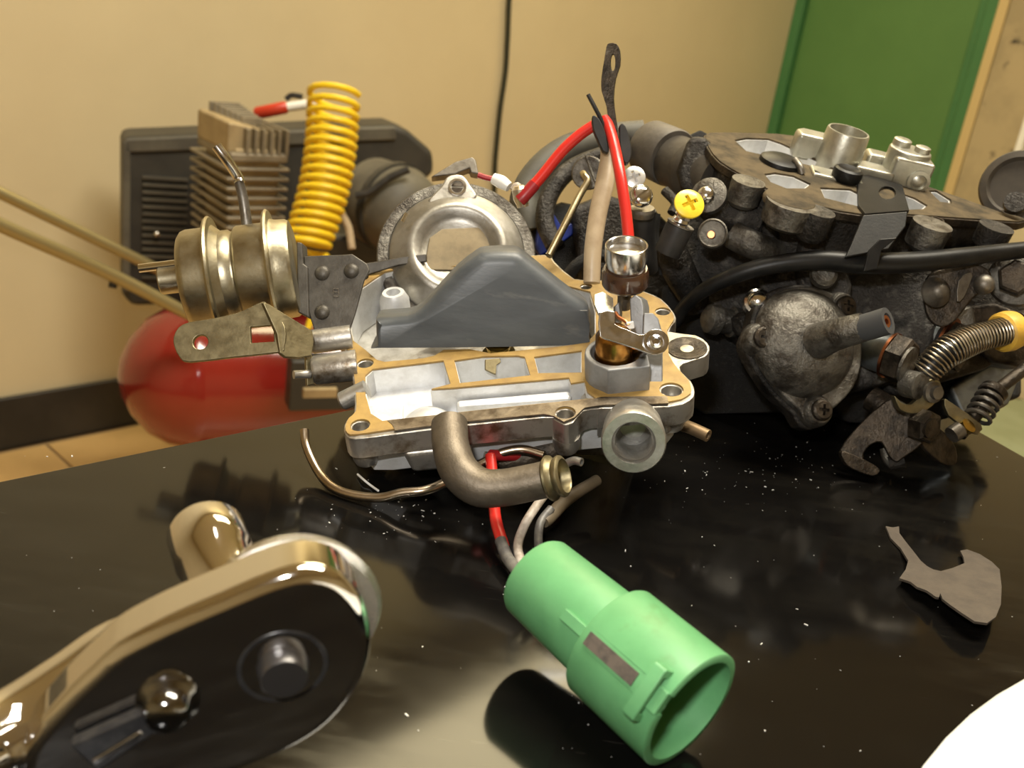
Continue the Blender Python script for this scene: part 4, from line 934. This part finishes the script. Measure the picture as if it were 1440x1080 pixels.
# ------------------------------------------------------------------ wiring on and between the two carburetors
hw = thing('wiring_harness', 'red wires and tan sheath tied together with an upright terminal tab', 'wiring', tuple(pt(850, 215, .40)))
rod([(832, 398, .385), (834, 350, .386), (841, 300, .39), (851, 255, .395), (856, 215, .40), (850, 175, .405)], [12, 12.5, 13, 13.5, 12, 9], tanh, 'tan_sheath', 18, par=hw)
rod([(886, 362, .372), (881, 305, .374), (872, 245, .378), (864, 205, .386), (856, 178, .392), (850, 168, .395)], 8.2, redw, 'red_wire', 16, par=hw)
rod([(731, 282, .40), (738, 274, .40), (760, 250, .40), (790, 213, .40), (815, 190, .40), (836, 176, .40), (848, 170, .40)], 8, redw, 'red_wire', 16, par=hw)
rod([(731, 282, .40), (738, 275, .3995), (752, 259, .3995)], 9, redd, 'wire_sleeve', 16, par=hw)
fp_ = plate([(857, 61), (867, 62), (872, 72), (872, 92), (866, 110), (863, 138), (866, 165), (868, 185), (858, 182), (853, 150), (846, 128), (846, 108), (850, 84), (853, 66)], .395, -.0012, .0004, grimebrn, 'terminal_tab', yaw=-15, sm=2, bev=.0003, holes=[(862, 88, 3.4, 12)], par=hw)
rod([(827, 133, .39), (836, 150, .39), (845, 168, .391), (850, 184, .392)], 3, rubber_m, 'tie_tail', 8, par=hw)
plate([(833, 162), (842, 166), (850, 182), (855, 200), (856, 214), (848, 212), (840, 195), (834, 180)], .388, -.004, 0, rubber_m, 'tie_block', sm=2, bev=.0006, par=hw)
plate([(871, 176), (880, 177), (888, 205), (887, 224), (880, 230), (873, 215)], .392, -.005, 0, rubber_m, 'tie_block', sm=2, bev=.0006, par=hw)
# crimp terminals at the choke ring
tm = mat('nickel_terminal', (.62, .5, .28), .9, .35, (.75, .7, .62), 400)
cyl(733, 279, .402, camv(-.2, .9, .3), [(-12, 0), (-12, 8), (0, 11), (14, 11), (18, 7), (18, 0)], tm, 'crimp_terminal', par=hw)
rod([(722, 268, .404), (727, 262, .404), (732, 270, .403)], 6, whitew, 'crimp_terminal', 10, par=hw)
rod([(672, 246, .41), (684, 250, .41), (695, 252, .41)], 4.2, redd, 'thin_wire', 8, par=hw)
rod([(694, 251, .409), (705, 256, .408), (716, 263, .407)], [8, 9.5, 7], whitep, 'white_sleeve', 14, par=hw)
G().prism(face_frame(pt(772, 325, .47), 0, 10, 0), face_frame(pt(772, 325, .47), 0, 10, 0).poly([(752, 350), (757, 318), (768, 297), (778, 298), (790, 318), (808, 312), (806, 330), (786, 345), (760, 360)]), -.004, 0).build('blue_wedge', bluep, cb, bevel=.001)  # unidentified blue plastic wedge behind the float, only parented to the carburetor

# ------------------------------------------------------------------ green plug on the bench
gc = thing('wire_connector', 'round green plastic plug connector with wires lying on the bench', 'connector', tuple(ptz(850, 900, 0)))
g0, g1 = ptz(752, 809, .0212), ptz(972, 1000, .0155)
ga = (g1 - g0).normalized(); GL = (g1 - g0).length
k1 = GL * .52
G().lathe(g0, ga, [(0, 0), (0, .0093), (.0004, .0109), (.0015, .0115), (k1, .0123), (k1, 0)], 56).build('rear_barrel', greenp, gc)
# front barrel with an open mouth and a slot cut under the latch
gu = Z - ga * Z.dot(ga); gu.normalize(); gr = ga.cross(gu)
toc = (CAM - g1); toc = (toc - ga * toc.dot(ga)).normalized()
l0 = math.atan2(toc.dot(gr), toc.dot(gu))
latchdir = lambda a_: gu * math.cos(a_) + gr * math.sin(a_)
la = l0 + RAD(24)
def proj(v): v = v - CAM; return (v.dot(RT) / v.dot(FWD) * F + 720, 540 - v.dot(UP) / v.dot(FWD) * F)
def dist(t):
    x, y = proj(g0 + ga * (GL - .0078) + latchdir(l0 + RAD(t)) * .0152); return math.hypot(x - 915, y - 972)
best = min((dist(t), t) for t in range(-100, 101))
la = l0 + RAD(best[1])
ro, ri = .0152, .0134
n = 72; vs = []; fs = []; half = .17
prof = [(k1 - .0005, .0125), (k1, ro - .0004), (k1 + .0006, ro), (GL - .0003, ro + .0002), (GL, ro - .0003), (GL, ri), (GL - .013, ri), (GL - .0135, 0.003)]
us = [0, .62, 1]
gb = G(); slot_t = GL - .0062
for k in range(n):
    pass
def ringpt(t, r, a_): return g0 + ga * t + latchdir(a_) * r
def patch(a0, a1, prof_, nn):
    vs = []; fs = []
    for i in range(nn + 1):
        a_ = a0 + (a1 - a0) * i / nn
        for t, r in prof_: vs.append(ringpt(t, r, a_))
    m = len(prof_)
    for i in range(nn):
        for j in range(m - 1): fs.append((i * m + j, i * m + j + 1, (i + 1) * m + j + 1, (i + 1) * m + j))
    gb.add(vs, fs); return vs
patch(la + half, la + 2 * math.pi - half, prof, 64)
prof_s = [(k1 - .0005, .0125), (k1, ro - .0004), (k1 + .0006, ro), (slot_t, ro), (slot_t, ri), (GL - .013, ri), (GL - .0135, .003)]
patch(la - half, la + half, prof_s, 8)
for sg in (-1, 1):
    a_ = la + sg * half
    gb.add([ringpt(slot_t, ro, a_), ringpt(GL, ro, a_), ringpt(GL, ri, a_), ringpt(slot_t, ri, a_)], [(0, 1, 2, 3)])
gb.build('front_barrel', greenp, gc)
G().lathe(g0 + ga * (k1 - .0011), ga, [(0, .0118), (0, .0125), (.0004, .0130), (.0009, .0130), (.0009, .0118)], 56).build('barrel_seam', dirtp, gc)
lfm = Frame(g0 + latchdir(la) * ro, ga, ga.cross(latchdir(la)) * 1)     # x along plug, y around, z out
lfm = Frame(g0 + latchdir(la) * ro, ga, latchdir(la).cross(ga))
G().box(lfm, k1 + .002, GL - .0088, -.0017, .0017, -.001, .00035).build('latch_groove', dirtp, gc)
G().box(lfm, k1 - .008, k1, -.0015, .0015, -.004, -.0016).build('rear_key', greenp, gc, bevel=.0003)
lbr = Frame(lfm.w(GL - .0061, 0, 0), lfm.y, lfm.z)
G().prism(lbr, [(-.0068, -.0022), (-.0050, -.0022), (-.0046, .0014), (.0046, .0014), (.0050, -.0022), (.0068, -.0022), (.0068, .0024), (.0060, .0030), (-.0060, .0030), (-.0068, .0024)], -.0002, .0033).build('latch_bridge', greenp, gc, bevel=.0004)
if abs(lbr.z.dot(ga) + 1) > .01: print('bridge direction', lbr.z.dot(ga))
G().prism(lfm, [(GL - .0066, -.0032), (GL - .0004, -.0032), (GL - .0004, .0028), (GL - .0066, .0028)], -.0022, .0006).build('latch_tongue', greenp, gc, bevel=.0004)
for (x, y) in ((-.005, .003), (.004, .004), (0, -.005)):
    c_ = g0 + ga * (GL - .014) + gu * y + gr * x
    G().tube([c_, c_ + ga * .007], .0012, 8, sub=1).build('contact_pin', alu, gc)
# side key ridge on the rear barrel
rdir = latchdir(la + RAD(-62) if False else la - RAD(70))
def wire(pts, r, m, name): return rod(pts, r, m, name, 14, par=gc)
wire([(690, 640, .335), (694, 690, .328), (697, 730, .318), (708, 768, .308)], 8, redw, 'red_wire')
wire([(704, 760, .3095), (714, 785, .303), (735, 812, .294)], 8.6, greyw, 'wire_sleeve')
wire([(770, 690, .325), (752, 715, .32), (737, 740, .315), (728, 770, .308), (738, 805, .296)], 6.4, whitew, 'white_wire')
wire([(775, 715, .322), (760, 735, .318), (757, 760, .312), (760, 800, .298)], 6, greyw, 'dark_wire')
wire([(840, 675, .345), (800, 700, .335), (772, 728, .322), (765, 735, .319)], [8, 9, 9, 7], mat('brown_sleeve', (.10, .075, .045), 0, .6), 'brown_sleeve')
wire([(690, 640, .335), (740, 640, .345), (800, 630, .36)], 8, redd, 'red_wire')

# ------------------------------------------------------------------ chrome ratchet with socket
rw_ = thing('ratchet_wrench', 'chrome ratchet wrench with a socket fitted, lying at the bench corner', 'ratchet', tuple(ptz(300, 1000, 0)))
rn = camv(.27, -.42, .87).normalized()
rx = camv(.90, .36, 0); rx = (rx - rn * rx.dot(rn)).normalized()
RF = Frame(pt(400, 940, .185), rx, rn.cross(rx))
FACE = [(163, 916), (230, 880), (310, 845), (380, 816), (430, 804), (475, 812), (505, 840), (522, 885), (522, 930), (505, 975), (470, 1020), (420, 1055), (350, 1085), (250, 1115), (130, 1135), (40, 1120), (30, 1060), (80, 995), (130, 945)]
fo = smooth2(RF.poly(FACE), 3)
th = .0125
G().prism(RF, fo, -th, 0).build('ratchet_head', chrome, rw_, bevel=.0030, segs=5)
fin_ = grow(fo, .96)
# knurled band on the back of the head
c_ = RF.loc(420, 925)
G().lathe(RF.w(c_[0], c_[1], -th - .0005), -rn, [(-.002, .0165), (.0, .0175), (.0035, .0165), (.004, .013), (.004, 0)], 48).build('knurled_ring', chromeband, rw_)
# handle to the lower left, flattened oval
hp = [(250, 930, .197), (170, 952, .195), (100, 1002, .190), (20, 1058, .184), (-60, 1100, .176), (-160, 1175, .165)]
HF = [pt(x, y, d_) - rn * .006 for x, y, d_ in hp]
G().tube(HF, [.0080, .0080, .0082, .0086, .0092, .0095], 28).build('handle', chrome, rw_)
ns = .185 / F
# selector dial and button
bc = RF.loc(398, 938)
G().lathe(RF.w(*bc, -.0002), rn, [(-4, 0), (-4, 64), (0, 64), (2.5, 62), (2.5, 57), (-1, 55), (-2, 0)], 56, ns).build('dial_ring', blacksteel, rw_)
G().lathe(RF.w(*bc, 0), rn, [(-4, 0), (-4, 36), (2, 36), (3, 34), (24, 33), (27, 31), (27, 0)], 48, ns).build('release_button', mat('button_steel', (.13, .125, .125), .9, .34), rw_)
lc = RF.loc(236, 985)
G().lathe(RF.w(*lc, 0), rn, [(-4, 0), (-4, 44), (8, 42), (14, 34), (22, 32), (34, 28), (40, 20), (42, 0)], 40, ns).build('pawl_pivot', mat('lever_black_chrome', (.22, .22, .22), 1, .12), rw_)
lv0 = RF.loc(225, 992); lv1 = RF.loc(120, 1050)
dv = (Vector(lv1) - Vector(lv0)).normalized(); pv_ = Vector((-dv.y, dv.x)); w0, w1 = 20 * ns, 32 * ns
q0, q1 = Vector(lv0), Vector(lv1)
G().prism(RF, [tuple(q0 + pv_ * w0), tuple(q1 + pv_ * w1), tuple(q1 - pv_ * w1), tuple(q0 - pv_ * w0)], 4 * ns, 24 * ns).build('pawl_lever', blacksteel, rw_, bevel=.0008)
G().prism(RF, [tuple(q0 + dv * .004 + pv_ * w0 * .5), tuple(q1 - dv * .001 + pv_ * w1 * .55), tuple(q1 - dv * .001 + pv_ * w1 * .2), tuple(q0 + dv * .004 + pv_ * w0 * .1)], 23 * ns, 27 * ns).build('lever_rib', bright, rw_, bevel=.0004)
# socket on the far side
so = pt(322, 842, .207)
sx = camv(-.44, .48, -.76).normalized()
G().lathe(so - sx * .006, sx, [(0, 0), (0, .0078), (.003, .0078), (.018, .0078), (.0195, .0085), (.029, .0085), (.0302, .0080), (.0302, .0064), (.020, .0062), (.020, 0)], 48).build('socket', chrome, rw_)

# ------------------------------------------------------------------ scrap of old gasket, saucer, litter on the bench
SP = [(185, 117), (212, 122), (238, 118), (240, 145), (262, 175), (290, 210), (325, 255), (350, 277), (375, 290), (405, 297), (450, 285), (500, 265), (495, 240), (483, 215), (510, 210), (560, 228), (610, 260), (640, 290), (648, 360), (645, 430), (625, 480),
      (590, 505), (540, 498), (490, 465), (440, 430), (412, 408), (403, 385), (398, 402), (385, 400), (350, 375), (310, 360), (285, 340), (240, 325), (265, 290), (275, 255), (245, 205), (205, 165)]
pts = []
for i, (x, y) in enumerate(SP):
    z = .0006 + .0055 * max(0, min(1, (y - 180) / 280.0)) * (1 if x > 250 else .5)
    pts.append(ptz(1180 + x / 2.842, 700 + y / 2.842, z))
tri = tessellate_polygon([[Vector((p.x, p.y, 0)) for p in pts]])
g = G(); n = len(pts)
g.add([p + Z * .0004 for p in pts] + [p - Z * .0004 for p in pts], [tuple(t) for t in tri] + [tuple(i + n for i in reversed(t)) for t in tri] + [(i, (i + 1) % n, (i + 1) % n + n, i + n) for i in range(n)])
tag(g.build('gasket_scrap', scrapm), 'torn brown paper gasket scrap curling up from the bench', 'gasket')
w_c = ptz(1440, 955, .012); e0 = ptz(1296, 1080, .012); e1_ = ptz(1354, 1014, .012)
# circle through three points of the rim
def circ3(a, b, c):
    d_ = 2 * (a.x * (b.y - c.y) + b.x * (c.y - a.y) + c.x * (a.y - b.y))
    ux = ((a.x ** 2 + a.y ** 2) * (b.y - c.y) + (b.x ** 2 + b.y ** 2) * (c.y - a.y) + (c.x ** 2 + c.y ** 2) * (a.y - b.y)) / d_
    uy = ((a.x ** 2 + a.y ** 2) * (c.x - b.x) + (b.x ** 2 + b.y ** 2) * (a.x - c.x) + (c.x ** 2 + c.y ** 2) * (b.x - a.x)) / d_
    return Vector((ux, uy, 0)), (Vector((ux, uy, 0)) - Vector((a.x, a.y, 0))).length
cc, cr = circ3(w_c, e0, e1_)
print('dish', cc, cr)
tag(G().lathe(cc, Z, [(0, 0), (0, cr * .6), (.003, cr * .68), (.010, cr * .97), (.012, cr), (.0132, cr * .995), (.0125, cr * .96), (.0065, cr * .7), (.005, cr * .6), (.005, 0)], 96).build('saucer', whitep), 'white round dish at the bench edge near the gasket scrap', 'dish')
th_ = [(503, 667), (512, 675), (522, 683), (532, 690)]
tag(G().tube([ptz(x, y, .0008 + .0006 * (i % 2)) for i, (x, y) in enumerate(th_)], .0004, 6).build('thread', whitep), 'short white thread lying on the bench beside the thin tube', 'thread')
g = G()
for k in range(300):
    r_ = random.random()
    if r_ < .45: x, y = random.gauss(1080, 110), random.gauss(660, 35)
    elif r_ < .65: x, y = random.gauss(560, 60), random.gauss(710, 22)
    else: x, y = random.uniform(20, 1430), random.uniform(640, 1070)
    p = ptz(x, y, .0)
    sz = .00006 + .00016 * random.random() ** 4
    if any((p - q).length < .012 for q in (g0, g1)): continue
    a_ = random.random() * 3.14; fr = Frame(p, Vector((math.cos(a_), math.sin(a_), 0)), Vector((-math.sin(a_), math.cos(a_), 0)))
    ln = sz * (1 + 4 * random.random() ** 4)
    g.box(fr, -ln, ln, -sz, sz, 0, sz * 1.2)
o = g.build('metal_grit', speckm); o['kind'] = 'stuff'; tag(o, 'fine pale metal grit and dust scattered over the black bench', 'grit')

# strip helper property
for o in list(bpy.data.objects):
    if '_o' in o: del o['_o']
